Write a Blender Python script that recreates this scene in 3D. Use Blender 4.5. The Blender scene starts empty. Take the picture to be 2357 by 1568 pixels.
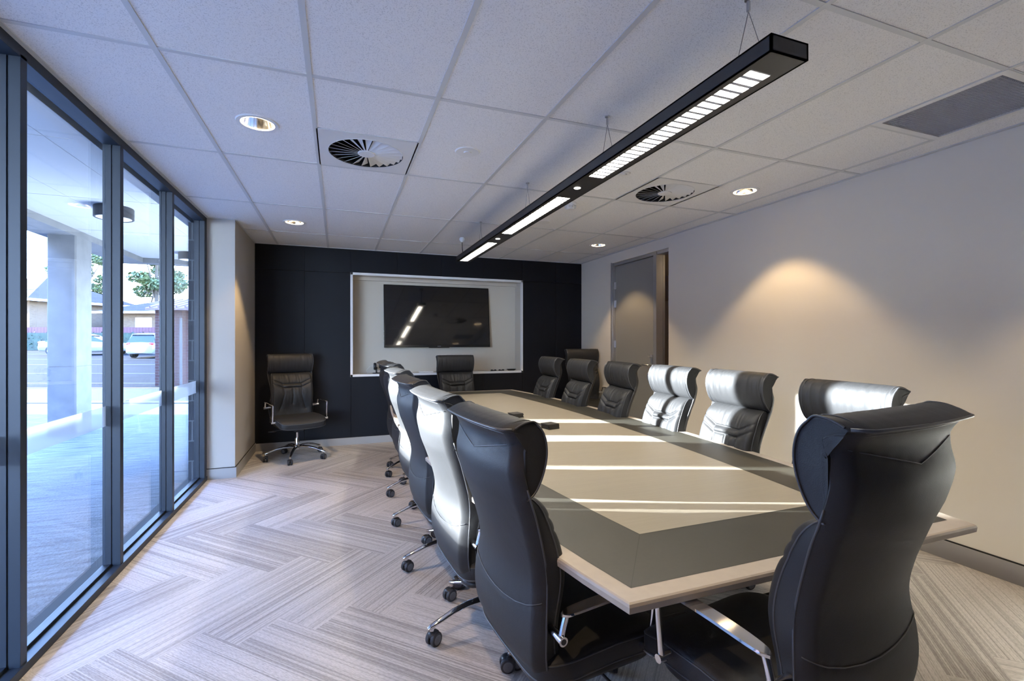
import bpy, bmesh, math, random
from mathutils import Vector, Matrix, noise
R = math.radians
scene = bpy.context.scene
col = scene.collection

# ---------------------------------------------------------------- camera, sky, sun, exposure
cam_d = bpy.data.cameras.new('camera'); cam = bpy.data.objects.new('camera', cam_d); col.objects.link(cam)
cam.location = (0, 0, 1.40); cam.rotation_euler = (R(90), 0, R(-20.3))
cam_d.sensor_width = 36.0; cam_d.lens = 36.0 * 1080 / 2357; cam_d.clip_start = 0.02; cam_d.clip_end = 500
scene.camera = cam
scene.view_settings.view_transform = 'Standard'; scene.view_settings.look = 'None'
scene.view_settings.gamma = 1; scene.view_settings.use_curve_mapping = False
scene.view_settings.exposure = 0.88

W = bpy.data.worlds.new('sky'); scene.world = W; W.use_nodes = True
nt = W.node_tree; nt.nodes.clear()
wo = nt.nodes.new('ShaderNodeOutputWorld'); bg = nt.nodes.new('ShaderNodeBackground')
tc = nt.nodes.new('ShaderNodeTexCoord'); sx = nt.nodes.new('ShaderNodeSeparateXYZ'); cr = nt.nodes.new('ShaderNodeValToRGB')
cr.color_ramp.elements[0].position = 0.0; cr.color_ramp.elements[0].color = (0.79, 0.885, 1.0, 1)
cr.color_ramp.elements[1].position = 0.55; cr.color_ramp.elements[1].color = (0.22, 0.42, 1.0, 1)
e = cr.color_ramp.elements.new(0.2); e.color = (0.46, 0.66, 1.0, 1)
nt.links.new(tc.outputs['Generated'], sx.inputs[0]); nt.links.new(sx.outputs['Z'], cr.inputs[0])
nt.links.new(cr.outputs[0], bg.inputs[0]); nt.links.new(bg.outputs[0], wo.inputs[0])
bg.inputs[1].default_value = 21

SUN_DIR = Vector((0.9285, -0.3714, -0.243)).normalized()
sd = bpy.data.lights.new('sun', 'SUN'); sd.energy = 50; sd.angle = R(0.5); sd.color = (1.0, 0.965, 0.90)
so = bpy.data.objects.new('sun', sd); col.objects.link(so)
so.rotation_euler = SUN_DIR.to_track_quat('-Z', 'Y').to_euler(); so.location = (-20, 8, 12)

CE = 2.635       # ceiling height
# sampling portal in the window opening (gives off nothing itself)
pd = bpy.data.lights.new('window_portal', 'AREA'); pd.shape = 'RECTANGLE'; pd.size = 5.7; pd.size_y = 2.5
pd.cycles.is_portal = True
po = bpy.data.objects.new('window_portal', pd); col.objects.link(po)
po.location = (-1.34, 2.54, 1.33); po.rotation_euler = Vector((1, 0, 0)).to_track_quat('-Z', 'Z').to_euler()

# ---------------------------------------------------------------- materials
def newmat(name):
    m = bpy.data.materials.new(name); m.use_nodes = True
    return m, m.node_tree, m.node_tree.nodes['Principled BSDF']
def mat(name, colr, rough=0.5, metal=0.0, spec=0.5, bump=None, vary=None, emit=None, coat=0.0, grain=None):
    """bump=(scale, strength)  vary=(scale, amount)  grain=(sx,sy,sz,amount)"""
    m, t, b = newmat(name)
    b.inputs['Base Color'].default_value = (*colr, 1); b.inputs['Roughness'].default_value = rough
    b.inputs['Metallic'].default_value = metal; b.inputs['Specular IOR Level'].default_value = spec
    b.inputs['Coat Weight'].default_value = coat
    if emit: b.inputs['Emission Color'].default_value = (*emit[0], 1); b.inputs['Emission Strength'].default_value = emit[1]
    co = t.nodes.new('ShaderNodeTexCoord')
    if vary or grain:
        n = t.nodes.new('ShaderNodeTexNoise'); n.inputs['Detail'].default_value = 5
        if grain:
            mp = t.nodes.new('ShaderNodeMapping'); mp.inputs['Scale'].default_value = grain[:3]
            t.links.new(co.outputs['Object'], mp.inputs[0]); t.links.new(mp.outputs[0], n.inputs[0]); n.inputs['Scale'].default_value = 1; amt = grain[3]
        else:
            t.links.new(co.outputs['Object'], n.inputs[0]); n.inputs['Scale'].default_value = vary[0]; amt = vary[1]
        r = t.nodes.new('ShaderNodeValToRGB')
        r.color_ramp.elements[0].position = 0.3; r.color_ramp.elements[1].position = 0.7
        r.color_ramp.elements[0].color = (*[c * (1 - amt) for c in colr], 1); r.color_ramp.elements[1].color = (*[min(1, c * (1 + amt)) for c in colr], 1)
        t.links.new(n.outputs[0], r.inputs[0]); t.links.new(r.outputs[0], b.inputs['Base Color'])
    if bump:
        n = t.nodes.new('ShaderNodeTexNoise'); n.inputs['Scale'].default_value = bump[0]; n.inputs['Detail'].default_value = 4
        t.links.new(co.outputs['Object'], n.inputs[0])
        bp = t.nodes.new('ShaderNodeBump'); bp.inputs['Strength'].default_value = bump[1]; bp.inputs['Distance'].default_value = 0.01
        t.links.new(n.outputs[0], bp.inputs['Height']); t.links.new(bp.outputs[0], b.inputs['Normal'])
    return m
def brickmat(name, c1, c2, mortar, bw, bh, rough=0.85):
    m, t, b = newmat(name); b.inputs['Roughness'].default_value = rough
    uv = t.nodes.new('ShaderNodeUVMap'); uv.uv_map = 'UVMap'
    b.inputs['Specular IOR Level'].default_value = 0.1; k = t.nodes.new('ShaderNodeTexBrick'); k.inputs['Scale'].default_value = 1
    k.inputs['Color1'].default_value = (*c1, 1); k.inputs['Color2'].default_value = (*c2, 1); k.inputs['Mortar'].default_value = (*mortar, 1)
    k.inputs['Brick Width'].default_value = bw; k.inputs['Row Height'].default_value = bh; k.inputs['Mortar Size'].default_value = 0.006
    t.links.new(uv.outputs[0], k.inputs[0]); t.links.new(k.outputs[0], b.inputs['Base Color'])
    return m
def glassmat(name, tint, f0=0.04, rough=0.0):
    m = bpy.data.materials.new(name); m.use_nodes = True; t = m.node_tree; t.nodes.clear()
    o = t.nodes.new('ShaderNodeOutputMaterial'); mx = t.nodes.new('ShaderNodeMixShader'); tr = t.nodes.new('ShaderNodeBsdfTransparent')
    gl = t.nodes.new('ShaderNodeBsdfGlossy'); lw = t.nodes.new('ShaderNodeLayerWeight'); lw.inputs[0].default_value = 0.5
    pw = t.nodes.new('ShaderNodeMath'); pw.operation = 'POWER'; pw.inputs[1].default_value = 5
    ma = t.nodes.new('ShaderNodeMath'); ma.operation = 'MULTIPLY_ADD'; ma.inputs[1].default_value = 1 - f0; ma.inputs[2].default_value = f0
    tr.inputs[0].default_value = (*tint, 1); gl.inputs['Roughness'].default_value = rough
    t.links.new(lw.outputs['Facing'], pw.inputs[0]); t.links.new(pw.outputs[0], ma.inputs[0]); t.links.new(ma.outputs[0], mx.inputs[0])
    t.links.new(tr.outputs[0], mx.inputs[1]); t.links.new(gl.outputs[0], mx.inputs[2]); t.links.new(mx.outputs[0], o.inputs[0])
    return m

M = {}
def leather(name, c):
    m, t, b = newmat(name)
    b.inputs['Base Color'].default_value = (*c, 1); b.inputs['Roughness'].default_value = 0.56; b.inputs['Specular IOR Level'].default_value = 0.40
    co = t.nodes.new('ShaderNodeTexCoord')
    v = t.nodes.new('ShaderNodeTexVoronoi'); v.inputs['Scale'].default_value = 420
    n = t.nodes.new('ShaderNodeTexNoise'); n.inputs['Scale'].default_value = 9; n.inputs['Detail'].default_value = 3
    ad = t.nodes.new('ShaderNodeMath'); ad.operation = 'MULTIPLY_ADD'; ad.inputs[1].default_value = 6.0
    t.links.new(co.outputs['Object'], v.inputs[0]); t.links.new(co.outputs['Object'], n.inputs[0])
    t.links.new(n.outputs[0], ad.inputs[0]); t.links.new(v.outputs[0], ad.inputs[2])
    bp = t.nodes.new('ShaderNodeBump'); bp.inputs['Strength'].default_value = 0.12; bp.inputs['Distance'].default_value = 0.002
    t.links.new(ad.outputs[0], bp.inputs['Height']); t.links.new(bp.outputs[0], b.inputs['Normal'])
    return m
M['leather'] = leather('black_leather', (0.0175, 0.018, 0.0195))
M['piping'] = mat('leather_piping', (0.05, 0.052, 0.058), 0.4)
M['chrome'] = mat('chrome', (0.78, 0.78, 0.80), 0.09, 1.0)
M['steel'] = mat('brushed_steel', (0.62, 0.62, 0.63), 0.28, 1.0)
M['black_plastic'] = mat('black_plastic', (0.012, 0.012, 0.014), 0.42)
M['rubber'] = mat('caster_tyre', (0.02, 0.02, 0.024), 0.55)
M['caster_disc'] = mat('caster_disc', (0.10, 0.10, 0.11), 0.4)
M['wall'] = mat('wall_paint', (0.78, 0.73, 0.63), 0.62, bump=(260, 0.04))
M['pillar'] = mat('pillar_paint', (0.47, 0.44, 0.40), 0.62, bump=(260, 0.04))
M['skirting'] = mat('skirting', (0.34, 0.33, 0.32), 0.4)
M['shadow_gap'] = mat('dark_gap', (0.012, 0.012, 0.012), 0.8)
M['tbar'] = mat('ceiling_tbar', (0.60, 0.61, 0.61), 0.5)
M['white_metal'] = mat('white_metal', (0.74, 0.74, 0.73), 0.45)
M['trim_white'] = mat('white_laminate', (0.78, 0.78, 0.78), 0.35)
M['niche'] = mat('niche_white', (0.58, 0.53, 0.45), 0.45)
M['panel'] = mat('charcoal_laminate', (0.0045, 0.0055, 0.009), 0.5, spec=0.25, vary=(3, 0.12))
M['frame'] = mat('window_frame', (0.015, 0.024, 0.038), 0.45, 0.2)
M['frame_in'] = mat('window_glazing_channel', (0.02, 0.02, 0.022), 0.5)
M['glass'] = glassmat('window_glass', (0.90, 0.95, 1.0))
M['door'] = mat('door_leaf_grey', (0.27, 0.265, 0.245), 0.55)
M['door_frame'] = mat('door_frame_aluminium', (0.42, 0.42, 0.43), 0.38, 0.6)
M['tan'] = mat('corridor_paint', (0.36, 0.25, 0.13), 0.7)
M['tan2'] = mat('corridor_trim', (0.55, 0.45, 0.32), 0.6)
M['lamp_black'] = mat('lamp_black', (0.016, 0.016, 0.017), 0.45)
M['reflector'] = mat('lamp_reflector', (0.88, 0.88, 0.86), 0.18, 0.9)
M['blade'] = mat('louvre_blade', (0.42, 0.43, 0.45), 0.5)
M['tube'] = mat('lit_tube', (1, 1, 1), 0.4, emit=((1.0, 0.96, 0.86), 14))
M['spot_lens'] = mat('lit_spot_lens', (1, 1, 1), 0.4, emit=((1.0, 0.93, 0.82), 6))
M['bulb'] = mat('lit_bulb', (1, 1, 1), 0.4, emit=((1.0, 0.74, 0.45), 9))
M['cone'] = mat('downlight_reflector', (0.80, 0.78, 0.74), 0.12, 1.0)
M['dark_void'] = mat('dark_plenum', (0.01, 0.01, 0.01), 0.9)
M['grille'] = mat('grille_grey', (0.48, 0.48, 0.50), 0.5)
M['grille_back'] = mat('grille_shadow', (0.2, 0.2, 0.21), 0.7)
M['tv_black'] = mat('tv_bezel', (0.006, 0.006, 0.007), 0.2)
M['tv_screen'] = mat('tv_screen', (0.003, 0.003, 0.004), 0.07, coat=0.5)
M['tv_mark'] = mat('tv_mark', (0.2, 0.2, 0.2), 0.4)
M['coaster'] = mat('coaster_black', (0.022, 0.019, 0.017), 0.6, bump=(300, 0.1))
M['cable'] = mat('thin_wire', (0.25, 0.25, 0.25), 0.4, 0.7)
M['veneer'] = mat('table_light_veneer', (0.25, 0.219, 0.168), 0.42, grain=(3, 90, 10, 0.05), bump=(200, 0.03))
M['veneer_rim'] = mat('table_rim_veneer', (0.36, 0.312, 0.26), 0.40, grain=(30, 30, 10, 0.04))
M['band'] = mat('table_dark_band', (0.028, 0.0255, 0.018), 0.5, vary=(60, 0.06))
M['joint'] = mat('table_joint', (0.02, 0.018, 0.014), 0.6)
M['table_leg'] = mat('table_base', (0.03, 0.028, 0.026), 0.5)

# ceiling tile (speckled mineral fibre)
m, t, b = newmat('ceiling_tile'); b.inputs['Roughness'].default_value = 0.9
co = t.nodes.new('ShaderNodeTexCoord'); n = t.nodes.new('ShaderNodeTexNoise'); n.inputs['Scale'].default_value = 210; n.inputs['Detail'].default_value = 3
r = t.nodes.new('ShaderNodeValToRGB'); r.color_ramp.elements[0].position = 0.33; r.color_ramp.elements[1].position = 0.46
r.color_ramp.elements[0].color = (0.60, 0.60, 0.60, 1); r.color_ramp.elements[1].color = (0.83, 0.825, 0.82, 1)
t.links.new(co.outputs['Object'], n.inputs[0]); t.links.new(n.outputs[0], r.inputs[0]); t.links.new(r.outputs[0], b.inputs['Base Color'])
M['tile'] = m

# carpet planks: striped along each plank, each with its own tone
m, t, b = newmat('carpet_planks'); b.inputs['Roughness'].default_value = 0.95; b.inputs['Specular IOR Level'].default_value = 0.1
uv = t.nodes.new('ShaderNodeUVMap'); uv.uv_map = 'UVMap'
at = t.nodes.new('ShaderNodeAttribute'); at.attribute_name = 'plank'
sp = t.nodes.new('ShaderNodeSeparateXYZ'); t.links.new(uv.outputs[0], sp.inputs[0])
sa = t.nodes.new('ShaderNodeSeparateColor'); t.links.new(at.outputs['Color'], sa.inputs[0])
def stripe(fy, fx, off):
    c = t.nodes.new('ShaderNodeCombineXYZ')
    a = t.nodes.new('ShaderNodeMath'); a.operation = 'MULTIPLY'; a.inputs[1].default_value = fx; t.links.new(sp.outputs['X'], a.inputs[0])
    d = t.nodes.new('ShaderNodeMath'); d.operation = 'MULTIPLY'; d.inputs[1].default_value = fy; t.links.new(sp.outputs['Y'], d.inputs[0])
    g = t.nodes.new('ShaderNodeMath'); g.operation = 'MULTIPLY'; g.inputs[1].default_value = off; t.links.new(sa.outputs[1], g.inputs[0])
    t.links.new(a.outputs[0], c.inputs[0]); t.links.new(d.outputs[0], c.inputs[1]); t.links.new(g.outputs[0], c.inputs[2])
    nn = t.nodes.new('ShaderNodeTexNoise'); nn.inputs['Scale'].default_value = 1; nn.inputs['Detail'].default_value = 2
    t.links.new(c.outputs[0], nn.inputs[0]); return nn
s1 = stripe(150, 0.5, 80); s2 = stripe(28, 0.6, 50); s3 = stripe(260, 55, 7)
r1 = t.nodes.new('ShaderNodeValToRGB'); r1.color_ramp.elements[0].position = 0.40; r1.color_ramp.elements[1].position = 0.58
r1.color_ramp.elements[0].color = (0.33, 0.315, 0.305, 1); r1.color_ramp.elements[1].color = (0.55, 0.53, 0.515, 1)
mixf = t.nodes.new('ShaderNodeMath'); mixf.operation = 'MULTIPLY_ADD'; mixf.inputs[1].default_value = 0.62
hh = t.nodes.new('ShaderNodeMath'); hh.operation = 'MULTIPLY'; hh.inputs[1].default_value = 0.38
t.links.new(s2.outputs[0], hh.inputs[0]); t.links.new(s1.outputs[0], mixf.inputs[0]); t.links.new(hh.outputs[0], mixf.inputs[2])
ofs = t.nodes.new('ShaderNodeMath'); ofs.operation = 'MULTIPLY_ADD'; ofs.inputs[1].default_value = 0.15
t.links.new(sa.outputs[0], ofs.inputs[0]); t.links.new(mixf.outputs[0], ofs.inputs[2])
of2 = t.nodes.new('ShaderNodeMath'); of2.operation = 'SUBTRACT'; of2.inputs[1].default_value = 0.055; t.links.new(ofs.outputs[0], of2.inputs[0])
t.links.new(of2.outputs[0], r1.inputs[0])
mx = t.nodes.new('ShaderNodeMix'); mx.data_type = 'RGBA'; mx.blend_type = 'MULTIPLY'; mx.inputs[0].default_value = 0.5
r3 = t.nodes.new('ShaderNodeValToRGB'); r3.color_ramp.elements[0].position = 0.3; r3.color_ramp.elements[1].position = 0.6
r3.color_ramp.elements[0].color = (0.55, 0.55, 0.55, 1)
t.links.new(s3.outputs[0], r3.inputs[0]); t.links.new(r1.outputs[0], mx.inputs[6]); t.links.new(r3.outputs[0], mx.inputs[7]); t.links.new(mx.outputs[2], b.inputs['Base Color'])
bp = t.nodes.new('ShaderNodeBump'); bp.inputs['Strength'].default_value = 0.4; bp.inputs['Distance'].default_value = 0.004
t.links.new(s3.outputs[0], bp.inputs['Height']); t.links.new(bp.outputs[0], b.inputs['Normal'])
M['carpet'] = m

# frosted film
m, t, b = newmat('frosted_film'); b.inputs['Base Color'].default_value = (0.55, 0.60, 0.62, 1); b.inputs['Roughness'].default_value = 0.7
tr = t.nodes.new('ShaderNodeBsdfTransparent'); tl = t.nodes.new('ShaderNodeBsdfTranslucent'); tl.inputs[0].default_value = (0.45, 0.50, 0.53, 1)
m1 = t.nodes.new('ShaderNodeMixShader'); m1.inputs[0].default_value = 0.6
m2 = t.nodes.new('ShaderNodeMixShader'); m2.inputs[0].default_value = 0.6
o = t.nodes['Material Output']
t.links.new(b.outputs[0], m1.inputs[1]); t.links.new(tl.outputs[0], m1.inputs[2]); t.links.new(m1.outputs[0], m2.inputs[1]); t.links.new(tr.outputs[0], m2.inputs[2]); t.links.new(m2.outputs[0], o.inputs[0])
M['frost'] = m

# ---------------------------------------------------------------- mesh helpers
def mesh_obj(name, verts, faces, material, parent=None, smooth=False, loc=None, uvs=None, bevel=0):
    me = bpy.data.meshes.new(name); me.from_pydata([tuple(v) for v in verts], [], faces)
    if uvs is not None:
        ul = me.uv_layers.new(name='UVMap')
        for i, uvv in enumerate(uvs): ul.data[i].uv = uvv
    me.materials.append(material)
    if smooth: me.polygons.foreach_set('use_smooth', [True] * len(me.polygons))
    me.validate(); me.update()
    o = bpy.data.objects.new(name, me); col.objects.link(o)
    if parent: o.parent = parent
    if loc: o.location = loc
    if bevel:
        md = o.modifiers.new('bevel', 'BEVEL'); md.width = bevel; md.segments = 2; md.limit_method = 'ANGLE'; md.angle_limit = R(40)
    return o
class MB:
    def __init__(s): s.v = []; s.f = []
    def add(s, vs, fs):
        k = len(s.v); s.v += [tuple(p) for p in vs]; s.f += [tuple(i + k for i in f) for f in fs]; return s
    def box(s, x0, x1, y0, y1, z0, z1):
        return s.add([(x0, y0, z0), (x1, y0, z0), (x1, y1, z0), (x0, y1, z0), (x0, y0, z1), (x1, y0, z1), (x1, y1, z1), (x0, y1, z1)],
                     [(0, 3, 2, 1), (4, 5, 6, 7), (0, 1, 5, 4), (1, 2, 6, 5), (2, 3, 7, 6), (3, 0, 4, 7)])
    def tube(s, path, rad, n=12, cap=True, squash=1.0):
        path = [Vector(p) for p in path]; k = len(path)
        if not hasattr(rad, '__len__'): rad = [rad] * k
        rings = []; prev = None
        for i, p in enumerate(path):
            d = (path[min(i + 1, k - 1)] - path[max(i - 1, 0)]).normalized()
            if prev is None:
                a = Vector((0, 0, 1)) if abs(d.z) < 0.9 else Vector((1, 0, 0)); u = d.cross(a).normalized()
            else: u = (prev - d * prev.dot(d)).normalized()
            prev = u; w = d.cross(u).normalized()
            rings.append([p + u * math.cos(2 * math.pi * j / n) * rad[i] + w * math.sin(2 * math.pi * j / n) * rad[i] * squash for j in range(n)])
        vs = [q for r_ in rings for q in r_]; fs = []
        for i in range(k - 1):
            for j in range(n): fs.append((i * n + j, i * n + (j + 1) % n, (i + 1) * n + (j + 1) % n, (i + 1) * n + j))
        if cap: fs += [tuple(range(n))[::-1], tuple((k - 1) * n + j for j in range(n))]
        return s.add(vs, fs)
    def lathe(s, prof, c=(0, 0, 0), n=32, axis='z'):
        vs = []; k = len(prof)
        for r_, h in prof:
            for j in range(n):
                a = 2 * math.pi * j / n; p = (r_ * math.cos(a), r_ * math.sin(a), h)
                if axis == 'y': p = (p[0], p[2], p[1])
                if axis == 'x': p = (p[2], p[0], p[1])
                vs.append((p[0] + c[0], p[1] + c[1], p[2] + c[2]))
        fs = [(i * n + j, i * n + (j + 1) % n, (i + 1) * n + (j + 1) % n, (i + 1) * n + j) for i in range(k - 1) for j in range(n)]
        return s.add(vs, fs)
    def prism(s, pts, z0, z1):
        k = len(pts)
        return s.add([(x, y, z0) for x, y in pts] + [(x, y, z1) for x, y in pts],
                     [tuple(range(k))[::-1], tuple(range(k, 2 * k))] + [(i, (i + 1) % k, (i + 1) % k + k, i + k) for i in range(k)])
    def obj(s, name, m, parent=None, smooth=False, bevel=0, loc=None):
        return mesh_obj(name, s.v, s.f, m, parent, smooth, loc, None, bevel)
def autosmooth(o, ang=35):
    bm = bmesh.new(); bm.from_mesh(o.data)
    for e_ in bm.edges:
        if len(e_.link_faces) == 2 and e_.calc_face_angle(0) > R(ang): e_.smooth = False
    for f_ in bm.faces: f_.smooth = True
    bm.to_mesh(o.data); bm.free(); return o
def fixn(o):
    bm = bmesh.new(); bm.from_mesh(o.data); bmesh.ops.recalc_face_normals(bm, faces=bm.faces); bm.to_mesh(o.data); bm.free(); return o
def grid(fn, nu, nv):
    vs = [fn(i / nu, j / nv) for i in range(nu + 1) for j in range(nv + 1)]
    fs = [(i * (nv + 1) + j, i * (nv + 1) + j + 1, (i + 1) * (nv + 1) + j + 1, (i + 1) * (nv + 1) + j) for i in range(nu) for j in range(nv)]
    return vs, fs
def tag(o, label=None, cat=None, group=None, kind=None):
    if label: o['label'] = label
    if cat: o['category'] = cat
    if group: o['group'] = group
    if kind: o['kind'] = kind
    return o
def empty(name, loc=(0, 0, 0), rz=0.0, parent=None):
    o = bpy.data.objects.new(name, None); o.empty_display_size = 0.1; col.objects.link(o)
    o.location = loc; o.rotation_euler = (0, 0, rz); o.parent = parent; return o
def struct(o): o['kind'] = 'structure'; return o
def copy_tree(o, parent=None):
    c = o.copy(); col.objects.link(c); c.parent = parent
    for ch in o.children: copy_tree(ch, c)
    return c
def lerp(tab, x):
    if x <= tab[0][0]: return tab[0][1]
    for (a, b_), (c_, d) in zip(tab, tab[1:]):
        if x <= c_:
            t_ = (x - a) / (c_ - a); t_ = t_ * t_ * (3 - 2 * t_) * 0.5 + t_ * 0.5; return b_ + (d - b_) * t_
    return tab[-1][1]

# ---------------------------------------------------------------- floor
u_ = Vector((1, 1)) / math.sqrt(2); v_ = Vector((1, -1)) / math.sqrt(2); O_ = Vector((-0.934, 2.626)); L_, Wd = 1.0, 0.235
X0, X1, Y0, Y1 = -1.27, 3.66, -2.3, 6.70
def clip(poly, a, b_, c_):
    out = []
    for i in range(len(poly)):
        p, q = poly[i], poly[(i + 1) % len(poly)]; dp = a * p[0] + b_ * p[1] - c_; dq = a * q[0] + b_ * q[1] - c_
        if dp <= 0: out.append(p)
        if (dp < 0 < dq) or (dq < 0 < dp):
            t_ = dp / (dp - dq); out.append(tuple(p[k] + (q[k] - p[k]) * t_ for k in range(4)))
    return out
rnd = random.Random(5); fv = []; ff = []; fuv = []; fc = []
for i in range(-40, 60):
    for j in range(-12, 14):
        base = (i * Wd + j * L_, i * Wd - j * L_)
        for kind in (0, 1):
            if kind == 0: cs = [(0, 0), (L_, 0), (L_, Wd), (0, Wd)]; uvl = [(0, 0), (L_, 0), (L_, Wd), (0, Wd)]
            else: cs = [(L_, Wd - L_), (L_ + Wd, Wd - L_), (L_ + Wd, Wd), (L_, Wd)]; uvl = [(0, 0), (0, Wd), (L_, Wd), (L_, 0)]
            poly = []
            for (a, b_), (uu, vv) in zip(cs, uvl):
                P_ = O_ + u_ * (base[0] + a) + v_ * (base[1] + b_); poly.append((P_.x, P_.y, uu, vv))
            for a, b_, c_ in ((1, 0, X1), (-1, 0, -X0), (0, 1, Y1), (0, -1, -Y0)):
                if poly: poly = clip(poly, a, b_, c_)
            if len(poly) < 3: continue
            k = len(fv); fv += [(p[0], p[1], 0.0) for p in poly]; ff.append(tuple(range(k, k + len(poly)))); fuv += [(p[2], p[3]) for p in poly]
            cc = (rnd.random(), rnd.random(), 0, 1); fc += [cc] * len(poly)
fl = mesh_obj('floor', fv, ff, M['carpet'], uvs=fuv); struct(fl)
ca = fl.data.color_attributes.new('plank', 'FLOAT_COLOR', 'CORNER')
for i, c_ in enumerate(fc): ca.data[i].color = c_
fl.data.update(); fixn(fl)
if fl.data.polygons[0].normal.z < 0: fl.data.flip_normals()
struct(MB().box(-1.45, 3.9, -2.5, 7.2, -0.25, -0.004).obj('trim_20', M['shadow_gap']))

# ---------------------------------------------------------------- ceiling with its grid and the openings for fittings
GX = [-1.25, -0.727, -0.127, 0.475, 1.081, 1.68, 2.267, 2.855, 3.43, 3.67]
GY = [-2.31, -1.15, 0.03, 1.22, 2.375, 3.545, 4.73, 5.89, 6.70]
holes = {}   # cell -> list of (y-split, cx, cy, r)
DL = [(-0.43, 3.0), (-0.43, 5.38), (3.15, 2.97), (3.15, 5.30), (-0.43, 0.62), (3.15, 0.62)]
DIFF = [(0.174, 3.24), (2.561, 3.24)]
cm = MB(); cmet = MB()
def holecell(mb, x0, x1, y0, y1, cx, cy, r_, z, n=48):
    a0 = [math.atan2(y - cy, x - cx) for x, y in ((x0, y0), (x1, y0), (x1, y1), (x0, y1))]
    ang = sorted([2 * math.pi * i / n - math.pi for i in range(n)] + a0); k = len(ang); inn = []; out = []
    for a in ang:
        c_, s_ = math.cos(a), math.sin(a); tt = min(((x1 if c_ > 0 else x0) - cx) / c_ if abs(c_) > 1e-9 else 1e9, ((y1 if s_ > 0 else y0) - cy) / s_ if abs(s_) > 1e-9 else 1e9)
        inn.append((cx + r_ * c_, cy + r_ * s_, z)); out.append((cx + tt * c_, cy + tt * s_, z))
    mb.add(inn + out, [(i, (i + 1) % k, (i + 1) % k + k, i + k) for i in range(k)])
for i in range(len(GX) - 1):
    for j in range(len(GY) - 1):
        x0, x1, y0, y1 = GX[i], GX[i + 1], GY[j], GY[j + 1]
        hs = [(c_, 0.087) for c_ in DL if x0 < c_[0] < x1 and y0 < c_[1] < y1]
        ds = [c_ for c_ in DIFF if x0 < c_[0] < x1 and y0 < c_[1] < y1]
        if hs: holecell(cm, x0, x1, y0, y1, hs[0][0][0], hs[0][0][1], hs[0][1], CE)
        elif ds: cm.add([(x0, y0, CE), (x1, y0, CE), (x1, 2.945, CE), (x0, 2.945, CE)], [(0, 1, 2, 3)])
        elif 2.9 < x0 + 0.1 < 3.0 and abs(y0 - 1.22) < 0.01 or (abs(x0 - 2.855) < 0.01 and abs(y0 - 1.22) < 0.01):
            cm.add([(x0, 1.80, CE), (x1, 1.80, CE), (x1, y1, CE), (x0, y1, CE)], [(0, 1, 2, 3)])
        else: cm.add([(x0, y0, CE), (x1, y0, CE), (x1, y1, CE), (x0, y1, CE)], [(0, 1, 2, 3)])
struct(cm.obj('ceiling', M['tile']))
gm = MB()
for x in GX[1:-1]: gm.box(x - 0.012, x + 0.012, GY[0], GY[-1], CE - 0.004, CE + 0.01)
for y in GY[1:-1]: gm.box(GX[0], GX[-1], y - 0.012, y + 0.012, CE - 0.0035, CE + 0.01)
for x0, x1 in ((-0.127, 0.475), (2.267, 2.855)): gm.box(x0, x1, 2.937, 2.949, CE - 0.003, CE + 0.01)
gm.box(2.855, 3.43, 1.790, 1.818, CE - 0.003, CE + 0.01)
gm.box(3.63, 3.66, -2.3, 6.7, CE - 0.006, CE + 0.01); gm.box(-0.99, 3.66, 6.672, 6.70, CE - 0.006, CE + 0.01)
gm.box(-1.24, -1.22, -2.3, 5.5, CE - 0.006, CE + 0.01); gm.box(-1.24, -0.99, 5.46, 5.48, CE - 0.005, CE + 0.01); gm.box(-1.0, -0.975, 5.48, 6.7, CE - 0.005, CE + 0.01)
struct(gm.obj('trim_1', M['tbar']))
struct(MB().box(-1.45, 3.9, -2.5, 7.2, CE + 0.22, CE + 0.30).obj('trim_2', M['dark_void']))

# ---------------------------------------------------------------- walls
# right wall with the door and sidelight opening Y 4.56..5.78
wr = MB(); wr.box(3.66, 3.82, -2.3, 4.56, 0, CE + 0.2); wr.box(3.66, 3.82, 5.80, 7.1, 0, CE + 0.2); wr.box(3.66, 3.82, 4.56, 5.80, 2.50, CE + 0.2)
struct(wr.obj('wall_right', M['wall']))
struct(MB().box(-1.4, 3.82, -1.45, -1.3, 0, CE + 0.2).obj('wall_rear', M['panel'])); struct(MB().box(-1.37, -1.24, -2.4, -0.34, 0, CE + 0.2).obj('wall_left_rear', M['wall']))
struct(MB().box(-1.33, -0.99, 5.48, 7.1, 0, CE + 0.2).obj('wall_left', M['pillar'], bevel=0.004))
bb = MB(); bb.box(3.645, 3.66, -2.3, 4.56, 0, 0.115); bb.box(3.645, 3.66, 5.80, 6.68, 0, 0.115); struct(bb.obj('baseboard_right', M['skirting']))
bb = MB(); bb.box(3.652, 3.6605, -2.3, 4.56, 0.115, 0.123); bb.box(3.652, 3.6605, 5.80, 6.68, 0.115, 0.123); struct(bb.obj('trim_3', M['shadow_gap']))
bb = MB(); bb.box(-1.24, -0.978, 5.468, 5.48, 0, 0.105); bb.box(-0.99, -0.978, 5.48, 6.68, 0, 0.105); struct(bb.obj('baseboard_left', M['skirting']))
bb = MB(); bb.box(-1.24, -0.984, 5.474, 5.4801, 0.105, 0.112); bb.box(-0.9901, -0.984, 5.474, 6.68, 0.105, 0.112); struct(bb.obj('trim_4', M['shadow_gap']))
struct(MB().box(-0.978, 3.645, 6.662, 6.675, 0, 0.095).obj('baseboard_back', M['skirting']))

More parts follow.
